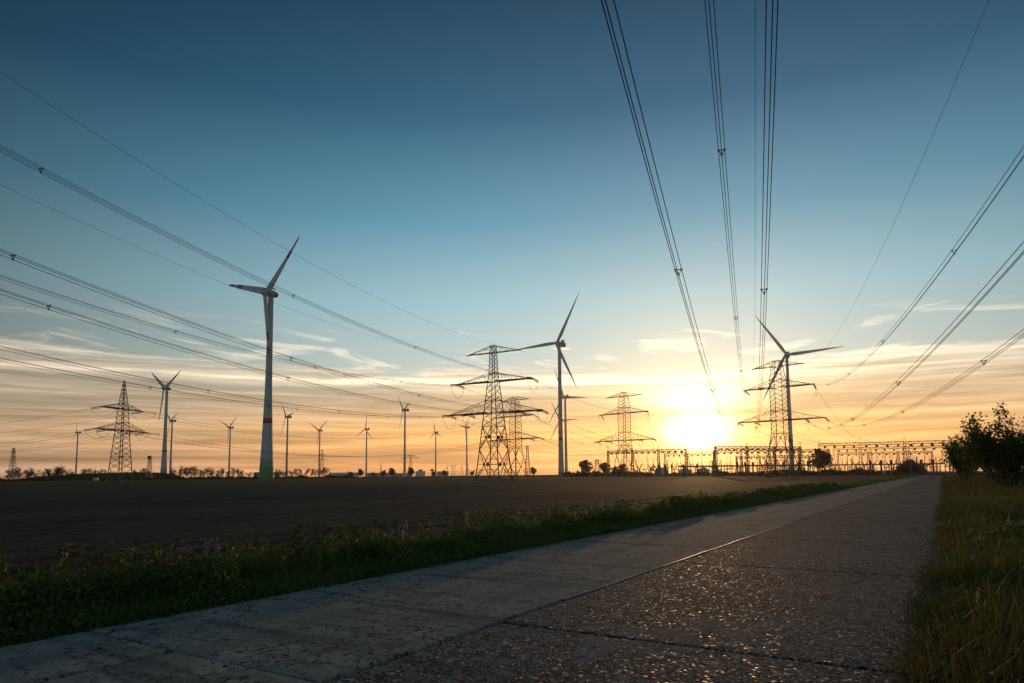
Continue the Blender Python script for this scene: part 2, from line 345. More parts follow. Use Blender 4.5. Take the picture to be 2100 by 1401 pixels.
def road_mat(name, coarse):
    m = bpy.data.materials.new(name); m.use_nodes = True; nt = m.node_tree; g = G(nt)
    b = nt.nodes['Principled BSDF']; v = g.new('ShaderNodeNewGeometry').outputs['Position']
    x, y, z = g.sep(v)
    along = g.m('ADD', g.m('MULTIPLY', x, RD.x), g.m('MULTIPLY', y, RD.y))
    across = g.m('ADD', g.m('MULTIPLY', x, RN.x), g.m('MULTIPLY', y, RN.y))
    sv = g.xyz(g.m('MULTIPLY', along, 1.0), across, 0.0)
    big = g.noise(sv, 0.55, 5, 0.6, 0.4); medium = g.noise(sv, 3.2, 6, 0.68, 0.3); fine = g.noise(sv, 45.0, 3, 0.6)
    brush = g.noise(g.xyz(g.m('MULTIPLY', along, 7.0), g.m('MULTIPLY', across, 0.8), 1.0), 1.0, 4, 0.6, 0.3)
    wv = g.vm('ADD', sv, g.vm('SCALE', g.xyz(medium, fine, 0.0), scale=0.03))
    peb = g.voro(wv, 40.0 if coarse else 70.0); pid = g.voro(wv, 40.0 if coarse else 70.0, out='Color'); peb2 = g.voro(sv, 95.0)
    pv = g.sep(pid)[0]
    if coarse: exposed = g.rng(g.m('ADD', g.m('MULTIPLY', medium, 0.75), g.m('MULTIPLY', big, 0.4)), 0.42, 0.62, 0.12, 1.0)
    else: exposed = g.rng(g.m('ADD', g.m('MULTIPLY', medium, 0.75), g.m('MULTIPLY', big, 0.45)), 0.62, 0.80)
    wheel = g.m('ABSOLUTE', g.m('SUBTRACT', g.m('PINGPONG', g.m('ADD', across, 7.35), 0.9), 0.45))
    cem = g.mix(g.rng(big, 0.35, 0.65), (0.41, 0.365, 0.315), (0.55, 0.49, 0.425)) if not coarse else g.mix(g.rng(big, 0.35, 0.65), (0.30, 0.292, 0.285), (0.40, 0.388, 0.375))
    cem = g.mix(g.m('MULTIPLY', g.rng(wheel, 0.12, 0.4), 0.22), cem, (0.14, 0.135, 0.13))
    stain = g.noise(sv, 0.9, 4, 0.6, 1.2); cem = g.mix(g.m('MULTIPLY', g.rng(stain, 0.55, 0.75), 0.3), cem, (0.105, 0.10, 0.096))
    cem = g.mix(g.m('MULTIPLY', g.rng(brush, 0.45, 0.7), 0.35), cem, (0.24, 0.228, 0.212))
    cem = g.mix(g.m('MULTIPLY', g.rng(medium, 0.52, 0.7), 0.5), cem, (0.19, 0.187, 0.185))
    stone = g.mix(pv, (0.15, 0.148, 0.146), (0.54, 0.525, 0.50))
    stone = g.mix(g.rng(peb, 0.42, 0.70), stone, (0.04, 0.04, 0.042))  # shade in the gaps between stones, mixed into the colour
    stone = g.mix(g.m('MULTIPLY', g.rng(peb2, 0.5, 0.75), 0.5), stone, (0.05, 0.05, 0.05))  # same painted shade between the finer stones
    col = g.mix(exposed, cem, stone)
    pit = g.noise(sv, 13.0, 5, 0.72, 0.8); pits = g.m('MULTIPLY', g.rng(pit, 0.545, 0.59), g.rng(g.m('ADD', big, g.m('MULTIPLY', medium, 0.5)), 0.66, 0.80, 0.35, 0.95)); col = g.mix(pits, col, (0.05, 0.05, 0.052))
    tv = g.noise(g.xyz(g.m('MULTIPLY', along, 2.6), g.m('MULTIPLY', across, 0.28), 7.0), 1.0, 6, 0.66, 0.5)
    col = g.mix(g.m('MULTIPLY', g.rng(tv, 0.5, 0.66), 0.5), col, (0.07, 0.07, 0.072))
    nt.links.new(col, b.inputs['Base Color'])
    nt.links.new(g.m('MULTIPLY_ADD', g.m('MULTIPLY', exposed, g.m('POWER', pv, 14.0)), 0.32, 0.02), b.inputs['Specular IOR Level'])
    ro = g.m('SUBTRACT', 0.93, g.m('MULTIPLY', exposed, g.m('MULTIPLY', g.m('POWER', pv, 12.0), 0.50)))
    nt.links.new(ro, b.inputs['Roughness'])
    h1 = g.m('MULTIPLY', g.m('SUBTRACT', 1.0, g.m('POWER', peb, 2.0)), g.m('MULTIPLY_ADD', exposed, 0.0085 if coarse else 0.005, 0.0010))
    h2 = g.m('SUBTRACT', g.m('MULTIPLY', medium, 0.006), g.m('MULTIPLY', g.m('MULTIPLY', exposed, fine), 0.006)); h3 = g.m('ADD', g.m('MULTIPLY', fine, 0.0014), g.m('MULTIPLY', brush, 0.003))
    h1 = g.m('SUBTRACT', h1, g.m('MULTIPLY', pits, 0.008))
    h = g.m('ADD', g.m('SUBTRACT', h1, g.m('MULTIPLY', exposed, 0.004)), g.m('ADD', h2, h3))
    bn = g.new('ShaderNodeBump'); bn.inputs['Strength'].default_value = 1.0; bn.inputs['Distance'].default_value = 1.0
    nt.links.new(h, bn.inputs['Height']); nt.links.new(bn.outputs[0], b.inputs['Normal'])
    return m
M['road_l'] = road_mat('worn_concrete', False); M['road_r'] = road_mat('exposed_aggregate', True)

# ------------------------------------------------------------------ ground, field, road
def poly(name, pts, z, mat):
    mb = MB(); mb.v = [(p[0], p[1], z) for p in pts]; mb.f = [tuple(range(len(pts)))]
    o = mb.build(name, mat); o['kind'] = 'structure'; return o
g0 = MB()
NG = 24
for i in range(NG+1):
    for j in range(NG+1):
        g0.v.append((-6000+12000*i/NG, -6000+12000*j/NG, -0.16))
for i in range(NG):
    for j in range(NG):
        a = i*(NG+1)+j; g0.f.append((a, a+NG+1, a+NG+2, a+1))
tag(g0.build('ground', M['plain']), kind='structure')

fe = [rd(-60, -9.35), rd(290, -9.35), Vector((gx(1700, 315), 315, 0)), Vector((gx(1480, 350), 350, 0)), Vector((gx(1200, 470), 470, 0)),
      Vector((gx(900, 560), 560, 0)), Vector((gx(600, 500), 500, 0)), Vector((gx(250, 470), 470, 0)), Vector((gx(-250, 455), 455, 0)), Vector((-420, -20, 0))]
poly('field', fe, -0.10, M['soil'])

def vnoise(x, y, seed=0):
    """smooth value noise, numpy"""
    xi, yi = np.floor(x).astype(np.int64), np.floor(y).astype(np.int64); xf, yf = x-xi, y-yi
    def h(a, b):
        n = (a*374761393 + b*668265263 + seed*974634) & 0xffffffff
        n = ((n ^ (n >> 13))*1274126177) & 0xffffffff
        return ((n ^ (n >> 16)) & 0xffff)/65535.0
    u, w = xf*xf*(3-2*xf), yf*yf*(3-2*yf)
    return (h(xi, yi)*(1-u)+h(xi+1, yi)*u)*(1-w)+(h(xi, yi+1)*(1-u)+h(xi+1, yi+1)*u)*w
def near_field():
    c = -9.3 - np.concatenate([[0], np.cumsum(0.13*1.0145**np.arange(205))]); c = c[c > -115]
    t = np.concatenate([np.arange(-14, 40, 0.22), 40+np.cumsum(0.22*1.012**np.arange(210))])
    T, Cc = np.meshgrid(t, c, indexing='ij')
    z = 0.022*np.sin(2*math.pi*(Cc+0.05*vnoise(T*0.3, Cc*0.3, 3))/0.62)*(0.4+0.6*vnoise(T*0.5, Cc*0.9, 5))
    z += 0.018*(vnoise(T*2.1, Cc*2.1, 1)-0.5) + 0.045*(vnoise(T*4.4, Cc*6.5, 2)-0.5)
    for c0, w in ((-13.2, 0.25), (-14.9, 0.25), (-24, 0.3), (-26, 0.3), (-41, 0.5), (-43.2, 0.5), (-63, 0.6), (-65.5, 0.6)):
        z -= 0.06*np.exp(-((Cc-c0)/w)**2)
    fade = np.clip((115+Cc)/25, 0, 1)*np.clip((t.max()-T)/12, 0, 1)
    z = -0.035 + z*fade - 0.04*(1-fade)
    P = np.stack([RD.x*T+RN.x*Cc, RD.y*T+RN.y*Cc, z], -1).reshape(-1, 3)
    n, k = len(t), len(c); i, j = np.meshgrid(np.arange(n-1), np.arange(k-1), indexing='ij'); a = (i*k+j).ravel()
    F = np.stack([a, a+1, a+k+1, a+k], 1)
    o = link('field_furrows', np_mesh('field_furrows', P, F, M['soil'])); o['kind'] = 'structure'
near_field()

def strip(name, t0, t1, c0, c1, z, mat, nt_=120, nc=6, amp=0.02):
    mb = MB()
    for i in range(nt_+1):
        for j in range(nc+1):
            t = t0+(t1-t0)*i/nt_; c = c0+(c1-c0)*j/nc
            mb.v.append(tuple(rd(t, c, z+random.uniform(-amp, amp))))
    for i in range(nt_):
        for j in range(nc):
            a = i*(nc+1)+j; mb.f.append((a, a+nc+1, a+nc+2, a+1))
    return tag(mb.build(name, mat), kind='structure')
strip('verge_left', -14, 295, -9.6, -7.2, -0.03, M['turf'], 300, 8, 0.012)
strip('verge_right', -14, 340, -0.5, 60, -0.035, M['turf'], 300, 30, 0.012)
road = strip('road', -14, 300, -7.35, -0.1, -0.075, M['moss'], 60, 4, 0.0)

def slab(t0, t1, c0, c1, mat, parent, dz=0.0, tilt=0.0):
    """one cast slab with worn, slightly crumbled edges"""
    L = t1-t0; near = t0 < 16
    nt_, nc = (max(4, int(L/0.10)), max(4, int((c1-c0)/0.10))) if near else (6, 4)
    me_v, me_f = [], []
    us, ws = [i/nt_ for i in range(nt_+1)], [j/nc for j in range(nc+1)]
    if near:
        eu, ew = [0.018/L, 0.05/L], [0.018/(c1-c0), 0.05/(c1-c0)]
        us = sorted(us+eu+[1-e for e in eu]); ws = sorted(ws+ew+[1-e for e in ew]); nt_, nc = len(us)-1, len(ws)-1
    for u in us:
        for w in ws:
            t, c = t0+L*u, c0+(c1-c0)*w
            ed = min(u*L, (1-u)*L, w*(c1-c0), (1-w)*(c1-c0))
            if near and ed < 1e-6:
                q = 0.003+0.055*random.random()**7
                if u == 0: t += q
                if u == 1: t -= q
                if w == 0: c += q
                if w == 1: c -= q
            z = dz + tilt*(w-0.5) - (0.009*math.exp(-ed/0.012) if near else 0)
            if near:
                z += 0.006*(float(vnoise(np.array(t*1.1), np.array(c*1.1), 4))-0.5)
            me_v.append(tuple(rd(t, c, z)))
    for i in range(nt_):
        for j in range(nc):
            a = i*(nc+1)+j; me_f.append((a, a+1, a+nc+2, a+nc+1)[::-1])
    k = len(me_v)
    ring = [i*(nc+1) for i in range(nt_+1)] + [nt_*(nc+1)+j for j in range(1, nc+1)] + [i*(nc+1)+nc for i in range(nt_-1, -1, -1)] + [j for j in range(nc-1, 0, -1)]
    for a in ring: me_v.append((me_v[a][0], me_v[a][1], -0.18))
    for q in range(len(ring)):
        q2 = (q+1) % len(ring); me_f.append((ring[q], ring[q2], k+q2, k+q))
    mb = MB(); mb.v, mb.f = me_v, me_f
    return mb.build('concrete_slab', mat, parent, smooth=False)
tl = [-6.6, -1.5, 3.63, 8.83, 13.98, 19.0, 23.0, 28.2, 33.4, 38.6]; tr_ = [-10.2, -4.8, 0.6, 6.0, 11.5, 16.6, 21.9, 27.2, 32.5, 37.8]
while tl[-1] < 285: tl.append(tl[-1]+5.2)
while tr_[-1] < 285: tr_.append(tr_[-1]+5.3)
JG = 0.017
for k in range(len(tl)-1):
    cl0 = -7.28
    if k == 1:      # the slab that has cracked lengthwise
        slab(tl[k]+JG, tl[k+1]-JG, -7.24, -5.80, M['road_l'], road, 0.004); slab(tl[k]+JG, tl[k+1]-JG, -5.76, -3.965, M['road_l'], road, 0.0)
        continue
    slab(tl[k]+JG, tl[k+1]-JG, cl0+random.uniform(-.03, .03), -3.965, M['road_l'], road, random.uniform(-.003, .005), random.uniform(-.004, .004))
for k in range(len(tr_)-1):
    slab(tr_[k]+JG, tr_[k+1]-JG, -3.925, -0.12+random.uniform(-.05, .05), M['road_r'], road, random.uniform(-.004, .003), random.uniform(-.004, .004))
# bitumen bead along the middle seam
mb = MB()
ts = [7.4+0.12*i for i in range(int(15/0.12))]
for i, t in enumerate(ts):
    w = 0.020+0.008*math.sin(t*1.7)+random.uniform(-.003, .003); cc = -3.945+0.006*math.sin(t*2.3)
    for dc, z in ((-w, -0.004), (-w*0.4, 0.010), (w*0.4, 0.010), (w, -0.004)): mb.v.append(tuple(rd(t, cc+dc, z)))
for i in range(len(ts)-1):
    for j in range(3):
        a = i*4+j; mb.f.append((a, a+1, a+5, a+4)[::-1])
mb.build('joint_filler', M['bitumen'], road, smooth=True)

# ------------------------------------------------------------------ lattice pylons
_unit = {}
def unit_bar(mat):
    if mat.name not in _unit:
        _unit[mat.name] = MB().box((-.5, -.5, 0), (.5, .5, 1)).mesh('steel_bar', mat)
    return _unit[mat.name]
def bar(parent, a, b, w, mat, name='brace'):
    a, b = Vector(a), Vector(b); d = b-a; L = d.length
    mw = Matrix.Translation(a) @ d.to_track_quat('Z', 'Y').to_matrix().to_4x4() @ Matrix.Diagonal((w, w, L, 1))
    return link(name, unit_bar(mat), parent, mw)
def insulator_mesh():
    mb = MB()
    for s in (-0.22, 0.22):
        mb.tube([(s, 0, 0.15), (s, 0, 4.35)], 0.03, 4)
        for k in range(17):
            z = 0.55+k*0.205
            mb.lathe([(0.05, z), (0.15, z+0.03), (0.13, z+0.08), (0.05, z+0.11)], 6, (s, 0, 0))
    mb.box((-0.32, -0.03, 0.05), (0.32, 0.03, 0.18)); mb.box((-0.36, -0.03, 4.3), (0.36, 0.03, 4.5))
    for k in range(8):
        q0, q1 = k*math.pi/4, (k+1)*math.pi/4
        mb.bar((0.42*math.cos(q0), 0, 4.15+0.42*math.sin(q0)), (0.42*math.cos(q1), 0, 4.15+0.42*math.sin(q1)), 0.05)
    return mb.mesh('insulator_string', M['insul'])
INS = insulator_mesh()
INSL = 4.5

def pylon(name, label, loc, rz, spec, mat, thick=1.0, group=None):
    """spec: prof [(z, half width)], panels [z...], legs_k [z...], arms [(z, ztop, half length)]"""
    root = tag(empty(name, loc, rz), label, 'pylon', group)
    prof = spec['prof']
    def hw(z):
        for (z0, w0), (z1, w1) in zip(prof, prof[1:]):
            if z <= z1: return w0+(w1-w0)*(z-z0)/(z1-z0)
        return prof[-1][1]
    zt = prof[-1][0]
    sq = [(-1, -1), (1, -1), (1, 1), (-1, 1)]
    for sx, sy in sq:
        m = MB().tube([(sx*w, sy*w, z) for z, w in prof], [0.17*thick*(1-0.45*z/zt) for z, w in prof], 4)
        m.build('leg', mat, root)
        MB().lathe([(0.62, -0.4), (0.55, 0.35), (0.42, 0.42)], 10, (sx*prof[0][1], sy*prof[0][1], 0)).build('footing', M['concrete'], root)
    faces = [(sq[k], sq[(k+1) % 4]) for k in range(4)]
    P = lambda s, z: Vector((s[0]*hw(z), s[1]*hw(z), z))
    # big open K panels at the foot
    kz = spec.get('kz', [])
    for n, (z0, z1) in enumerate(zip(kz, kz[1:])):
        for a, b in faces:
            if n % 2 == 0:      # corners below meet at the middle above
                mid = (P(a, z1)+P(b, z1))/2
                for s in (a, b):
                    bar(root, P(s, z0), mid, 0.15*thick, mat)
                    for q in (0.35, 0.7):
                        zq = z0+(z1-z0)*q; bar(root, P(s, zq), P(s, z0).lerp(mid, q), 0.08*thick, mat)
                        bar(root, P(s, z0+(z1-z0)*(q-0.3)), P(s, z0).lerp(mid, q), 0.07*thick, mat)
                bar(root, P(a, z1), P(b, z1), 0.12*thick, mat)
            else:
                mid = (P(a, z0)+P(b, z0))/2
                for s in (a, b):
                    bar(root, mid, P(s, z1), 0.15*thick, mat)
                    for q in (0.35, 0.7):
                        zq = z0+(z1-z0)*q; bar(root, P(s, zq), mid.lerp(P(s, z1), q), 0.08*thick, mat)
        if spec.get('plates'):
            for a, b in faces:
                if n % 2 == 0:
                    c = (P(a, z1)+P(b, z1))/2; e = (P(b, z1)-P(a, z1)).normalized()
                    mb = MB(); w = 0.42
                    up = Vector((0, 0, 1)); nn = e.cross(up)*0.06
                    q = [c-e*w-up*w*1.2, c+e*w-up*w*1.2, c+e*w+up*w*1.2, c-e*w+up*w*1.2]
                    mb.v = [tuple(v-nn) for v in q]+[tuple(v+nn) for v in q]
                    mb.f = [(3,2,1,0),(4,5,6,7),(0,1,5,4),(1,2,6,5),(2,3,7,6),(3,0,4,7)]
                    mb.build('gusset_plate', mat, root)
    # crossed bracing above
    pz = spec['panels']
    for z0, z1 in zip(pz, pz[1:]):
        for a, b in faces:
            bar(root, P(a, z0), P(b, z1), 0.085*thick, mat); bar(root, P(b, z0), P(a, z1), 0.085*thick, mat)
    for z in spec['rings']:
        for a, b in faces: bar(root, P(a, z), P(b, z), 0.13*thick, mat, 'ring_beam')
    # cross arms
    for z, ztop, L, style in spec['arms']:
        w0, w1 = hw(z), hw(ztop)
        for s in (-1, 1):
            arm = MB(); tw = 0.32 if style else 0.2
            h = 0.30*thick if style else 0.17*thick
            for y in (-1, 1):
                arm.bar((s*w0, y*w0, z), (s*L, y*tw, z), h)
                arm.bar((s*w1, y*w1, ztop), (s*(L-0.6), y*tw, z+0.12), 0.13*thick)
            arm.box((s*L-0.2, -tw-0.15, z-0.2), (s*L+0.2, tw+0.15, z+0.12))
            ao = arm.build('crossarm', mat, root)
            ns = max(4, int(L/2.3))
            for y in (-1, 1):
                for k in range(ns):
                    u0, u1 = k/ns, (k+1)/ns
                    lo = lambda u: Vector((s*(w0+(L-w0)*u), y*(w0+(tw-w0)*u), z))
                    hi = lambda u: Vector((s*(w1+(L-0.6-w1)*u), y*(w1+(tw-w1)*u), ztop+(z+0.12-ztop)*u))
                    if k < ns-1: bar(ao, lo(u1), hi(u1), 0.06*thick, mat)
                    if k < ns-1: bar(ao, lo(u1) if k % 2 else lo(u0), hi(u0) if k % 2 else hi(u1), 0.06*thick, mat)
            for k in range(ns):
                u0, u1 = k/ns, (k+1)/ns
                q = lambda u, y: Vector((s*(w0+(L-w0)*u), y*(w0+(tw-w0)*u), z))
                bar(ao, q(u0, 1), q(u1, -1), 0.08*thick, mat)
    return root

KP1 = dict(prof=[(0, 4.0), (4.6, 3.45), (15.7, 2.45), (19.7, 2.1), (28.9, 1.25), (31.4, 0.98), (39.8, 0.68)],
           kz=[0, 4.6, 8.9, 12.6, 15.7], plates=True, panels=[15.7, 17.9, 20.1, 23.3, 25.1, 27.0, 28.9, 30.1, 31.4, 32.6, 33.8, 35, 36.2, 37.6, 39.7],
           rings=[15.7, 19.7, 23.3, 28.9, 31.4, 37.6, 39.7], arms=[(19.7, 23.3, 16.0, 1), (29.0, 31.4, 13.0, 1), (37.6, 39.6, 9.0, 0)])
KP4 = dict(prof=[(0, 4.6), (15.2, 2.15), (34.0, 2.15), (39.0, 1.5), (41.0, 0.9)], kz=[0, 5.6, 10.6, 15.2],
           panels=[15.2, 16.9, 18.6, 20.2, 21.7, 23.2, 24.8, 26.4, 28.1, 29.8, 31.5, 32.8, 34.0, 35.7, 37.4, 39.0, 41.0], rings=[15.2, 19.8, 23.2, 31.5, 34.0, 39.0, 41.0],
           arms=[(19.8, 23.2, 15.5, 1), (31.5, 34.0, 12.25, 1), (39.0, 41.0, 9.0, 0)])
KP3 = dict(KP4); KP3['arms'] = [(17.6, 21.6, 17.0, 1), (30.8, 33.6, 13.8, 1), (39.0, 41.0, 10.3, 0)]
KP3['rings'] = [15.2, 17.6, 21.6, 30.8, 33.6, 39.0, 41.0]
KP5 = dict(KP4); KP5['arms'] = [(19.9, 23.2, 16.9, 1), (31.7, 34.0, 13.2, 1), (40.0, 42.0, 9.8, 0)]; KP5['prof'] = [(0, 4.6), (15.2, 2.15), (34.0, 2.15), (40.0, 1.4), (42.0, 0.9)]
KL = dict(prof=[(0, 2.8), (18.3, 1.55), (26.0, 1.2), (27.8, 1.02), (36.0, 0.14)], kz=[],
          panels=[0, 2.4, 4.7, 6.9, 9.0, 11.0, 12.9, 14.7, 16.5, 18.3, 19.7, 21.0, 22.6, 24.3, 26.0, 27.8, 29.2, 30.6, 32, 33.4, 34.8], rings=[9.0, 18.3, 21.0, 26.0, 27.8],
          arms=[(18.3, 21.0, 12.5, 1), (25.9, 27.8, 10.0, 1)])
rP1, rP4, rP3, rP5, rPL = -R(30), -R(44), -R(46), -R(47), R(82)
LP1, LP4, LP3, LP5, LPL = Vector((-5.4, 200, 0)), Vector((94.3, 240, 0)), Vector((54.4, 330, 0)), Vector((1.7, 352, 0)), Vector((-137.4, 240, 0))
P1 = pylon('lattice_pylon', 'tall open-legged lattice pylon standing nearest in the ploughed field with dark plates on its legs', LP1, rP1, KP1, M['steel_green'])
P4 = pylon('lattice_pylon', 'lattice pylon half hidden by the right-hand wind turbine right of the sun', LP4, rP4, KP4, M['steel'])
P3 = pylon('lattice_pylon', 'lattice pylon just left of the setting sun in front of the switchyard', LP3, rP3, KP3, M['steel'])
P5 = pylon('lattice_pylon', 'more distant lattice pylon partly behind the right side of the nearest pylon', LP5, rP5, KP5, M['steel'])
PL = pylon('lattice_pylon', 'two-armed lattice pylon with a pointed spire at the far left', LPL, rPL, KL, M['steel'])

# ------------------------------------------------------------------ conductors
def wpt(P, rz, x, z): return P + Vector((x*math.cos(rz), x*math.sin(rz), z))
def fix_insulator(root, A, d):
    """insulator string on the pylon from attachment A along world direction d"""
    mw = Matrix.Translation(A) @ d.to_track_quat('Z', 'X').to_matrix().to_4x4()
    o = link('insulator_string', INS, root); o.matrix_local = root_inv(root) @ mw
    return A + d*INSL
def root_inv(root): return (Matrix.Translation(root.location) @ Matrix.Rotation(root.rotation_euler[2], 4, 'Z')).inverted()
BUN = [(-0.22, 0.0), (0.22, 0.0), (0.0, -0.38)]
def bundle(label, path, group, n=3, r=0.026, spacing=38.0, first=14.0, name='conductor_bundle'):
    """path: world points; three parallel conductors with triangular spacers"""
    root = tag(empty(name, path[0]), label, 'power line', group)
    base = path[0]
    dirh = (path[-1]-path[0]); dirh.z = 0; dirh.normalize(); side = Vector((dirh.y, -dirh.x, 0))
    offs = BUN if n == 3 else ([(-0.2, 0), (0.2, 0)] if n == 2 else [(0, 0)])
    for a, b in offs:
        MB().tube([p-base+side*a+Vector((0, 0, b)) for p in path], r, 5, False).build('conductor' if n > 1 else 'wire', M['wire'], root)
    if n == 3 and spacing:
        acc, nxt = 0.0, first
        for p, q in zip(path, path[1:]):
            L = (q-p).length
            while acc+L > nxt:
                c = p.lerp(q, (nxt-acc)/L)-base
                k = [c+side*a+Vector((0, 0, b)) for a, b in BUN]
                m = MB()
                for i in range(3): m.bar(k[i], k[(i+1) % 3], 0.05)
                for v in k: m.box(tuple(v-Vector((.06, .06, .05))), tuple(v+Vector((.06, .06, .05))))
                m.build('spacer', M['wire'], root); nxt += spacing
            acc += L
    return root
def parab(A, deg, a, b, T, n=60, t0=0.0):
    d = Vector((-math.sin(R(deg)), -math.cos(R(deg)), 0)); out = []
    for i in range(n+1):
        t = t0+(T-t0)*i/n; out.append(A + d*t + Vector((0, 0, a*t+b*t*t)))
    return out
def sagspan(A, B, sag, n=36):
    return [A.lerp(B, i/n) + Vector((0, 0, -4*sag*(i/n)*(1-i/n))) for i in range(n+1)]
def jumper(root, A, B, drop, n=3):
    """slack loop under the arm joining both dead ends"""
    inv = root_inv(root); side = (B-A).cross(Vector((0, 0, 1))).normalized()
    for s in (-0.2, 0.2)[:n]:
        pts = []
        for i in range(15):
            u = i/14; p = A.lerp(B, u) + Vector((0, 0, -drop*(1-(2*u-1)**2)**0.8)) + side*s
            pts.append(inv @ p)
        MB().tube(pts, 0.024, 4, False).build('jumper_wire', M['wire'], root)

SP_A = 'wires of the left-hand line'; SP_B = 'wires of the overhead line'
ends = {}       # dead-end points waiting for the onward span
lineA = [  # arm x, z, deg, a, b, label
    (13.0, 28.9, 19.90, -.0933, .00069, 'highest three-wire bundle crossing the big turbine rotor to the nearest pylon'),
    (-13.0, 28.9, 19.94, -.1190, .00074, 'thin three-wire bundle meeting the left middle arm of the nearest pylon'),
    (16.0, 19.6, 19.99, -.0990, .00070, 'three-wire bundle below the blue sky at left leading to the nearest pylon, second highest'),
    (9.0, 19.6, 19.89, -.1098, .00072, 'three-wire bundle next below the thin one crossing the big turbine tower'),
    (-9.0, 19.6, 20.04, -.1103, .00067, 'upper of the two lowest three-wire bundles crossing the left spire pylon'),
    (-16.0, 19.6, 20.07, -.1022, .00061, 'lowest three-wire bundle running in from the left to the nearest pylon')]
for x, z, dg, a, b, lab in lineA:
    A = wpt(LP1, rP1, x, z); d = Vector((-math.sin(R(dg)), -math.cos(R(dg)), a)).normalized()
    e = fix_insulator(P1, A, d)
    pth = parab(A, dg, a, b, 166.0, 60, INSL); pth[0] = e
    bundle(lab, pth, SP_A, first=22+random.uniform(0, 12), spacing=36)
    ends[('P1', x)] = (A, e)
for x, dg, a, b, lab in [(9.0, 19.43, -.1179, .00084, 'single earth wire highest of the wires at upper left'), (-9.0, 19.89, -.1205, .00079, 'single earth wire passing the left blade tip of the big turbine')]:
    bundle(lab, parab(wpt(LP1, rP1, x, 37.5), dg, a, b, 170.0, 60), SP_A, 1, 0.017, name='earth_wire')
lineB = [
    (-12.25, 31.4, 19.23, -.1649, .00063, 'three-wire bundle second from left of those overhead, with one spacer in the blue sky'),
    (-15.5, 19.65, 19.30, -.1489, .00061, 'leftmost steep three-wire bundle falling from the top edge towards the sun'),
    (-9.0, 19.65, 19.30, -.1321, .00058, 'near-vertical three-wire bundle dropping past the right-hand turbine blade'),
    (12.25, 31.4, 19.45, -.1521, .00063, 'uppermost three-wire bundle entering from the right edge'),
    (9.0, 19.65, 19.88, -.1455, .00059, 'middle three-wire bundle entering from the right edge'),
    (15.5, 19.65, 19.75, -.1443, .00060, 'lowest three-wire bundle entering from the right edge')]
for x, z, dg, a, b, lab in lineB:
    A = wpt(LP4, rP4, x, z); d = Vector((-math.sin(R(dg)), -math.cos(R(dg)), a)).normalized()
    e = fix_insulator(P4, A, d)
    pth = parab(A, dg, a, b, 262.0, 90, INSL); pth[0] = e
    bundle(lab, pth, SP_B, first=30+random.uniform(0, 14), spacing=42)
    ends[('P4', x)] = (A, e)
for x, dg, a, b, lab in [(9.0, 19.19, -.1539, .00073, 'single earth wire curving up to the top right corner'), (-9.0, 19.29, -.1376, .00057, 'thin single earth wire left of the near-vertical bundle')]:
    bundle(lab, parab(wpt(LP4, rP4, x, 38.9), dg, a, b, 262.0, 90), SP_B, 1, 0.017, name='earth_wire')

def dead_end(root, P, rz, x, z, target):
    A = wpt(P, rz, x, z); d = (target-A); d.z -= 0.10*d.length; d.normalize()
    return A, fix_insulator(root, A, d)
def span_between(ra, Pa, rza, xa, za, rb, Pb, rzb, xb, zb, sag, lab, grp, n=2, r=0.022):
    A0 = wpt(Pa, rza, xa, za); B0 = wpt(Pb, rzb, xb, zb)
    A, ea = dead_end(ra, Pa, rza, xa, za, B0); B, eb = dead_end(rb, Pb, rzb, xb, zb, A0)
    bundle(lab, sagspan(ea, eb, sag), grp, n, r)
    return ea, eb
# nearest pylon -> the pylon left of the sun
ARM = {(True, 13): 'right middle arm', (False, 13): 'left middle arm', (True, 16): 'right lower arm tip', (True, 9): 'inner right lower arm', (False, 9): 'inner left lower arm', (False, 16): 'left lower arm tip'}
gA = 'wires between the nearest pylon and the pylon by the sun'
for x1, z1, x3, z3 in [(13, 28.9, 13.8, 30.7), (-13, 28.9, -13.8, 30.7), (16, 19.6, 17, 17.5), (9, 19.6, 9.5, 17.5), (-9, 19.6, -9.5, 17.5), (-16, 19.6, -17, 17.5)]:
    ea, eb = span_between(P1, LP1, rP1, x1, z1, P3, LP3, rP3, x3, z3, 3.2, 'paired conductors leading on from the %s of the nearest pylon' % ARM[(x1 > 0, abs(x1))], gA)
    jumper(P1, ends[('P1', x1)][1], ea, 3.6); ends[('P3', x3)] = eb
for x1, x3 in ((9, 10.3), (-9, -10.3)):
    bundle('earth wire leading on from the %s top arm of the nearest pylon' % ('right' if x1 > 0 else 'left'), sagspan(wpt(LP1, rP1, x1, 37.5), wpt(LP3, rP3, x3, 38.9), 2.2), gA + ' tops', 1, 0.016, name='earth_wire')
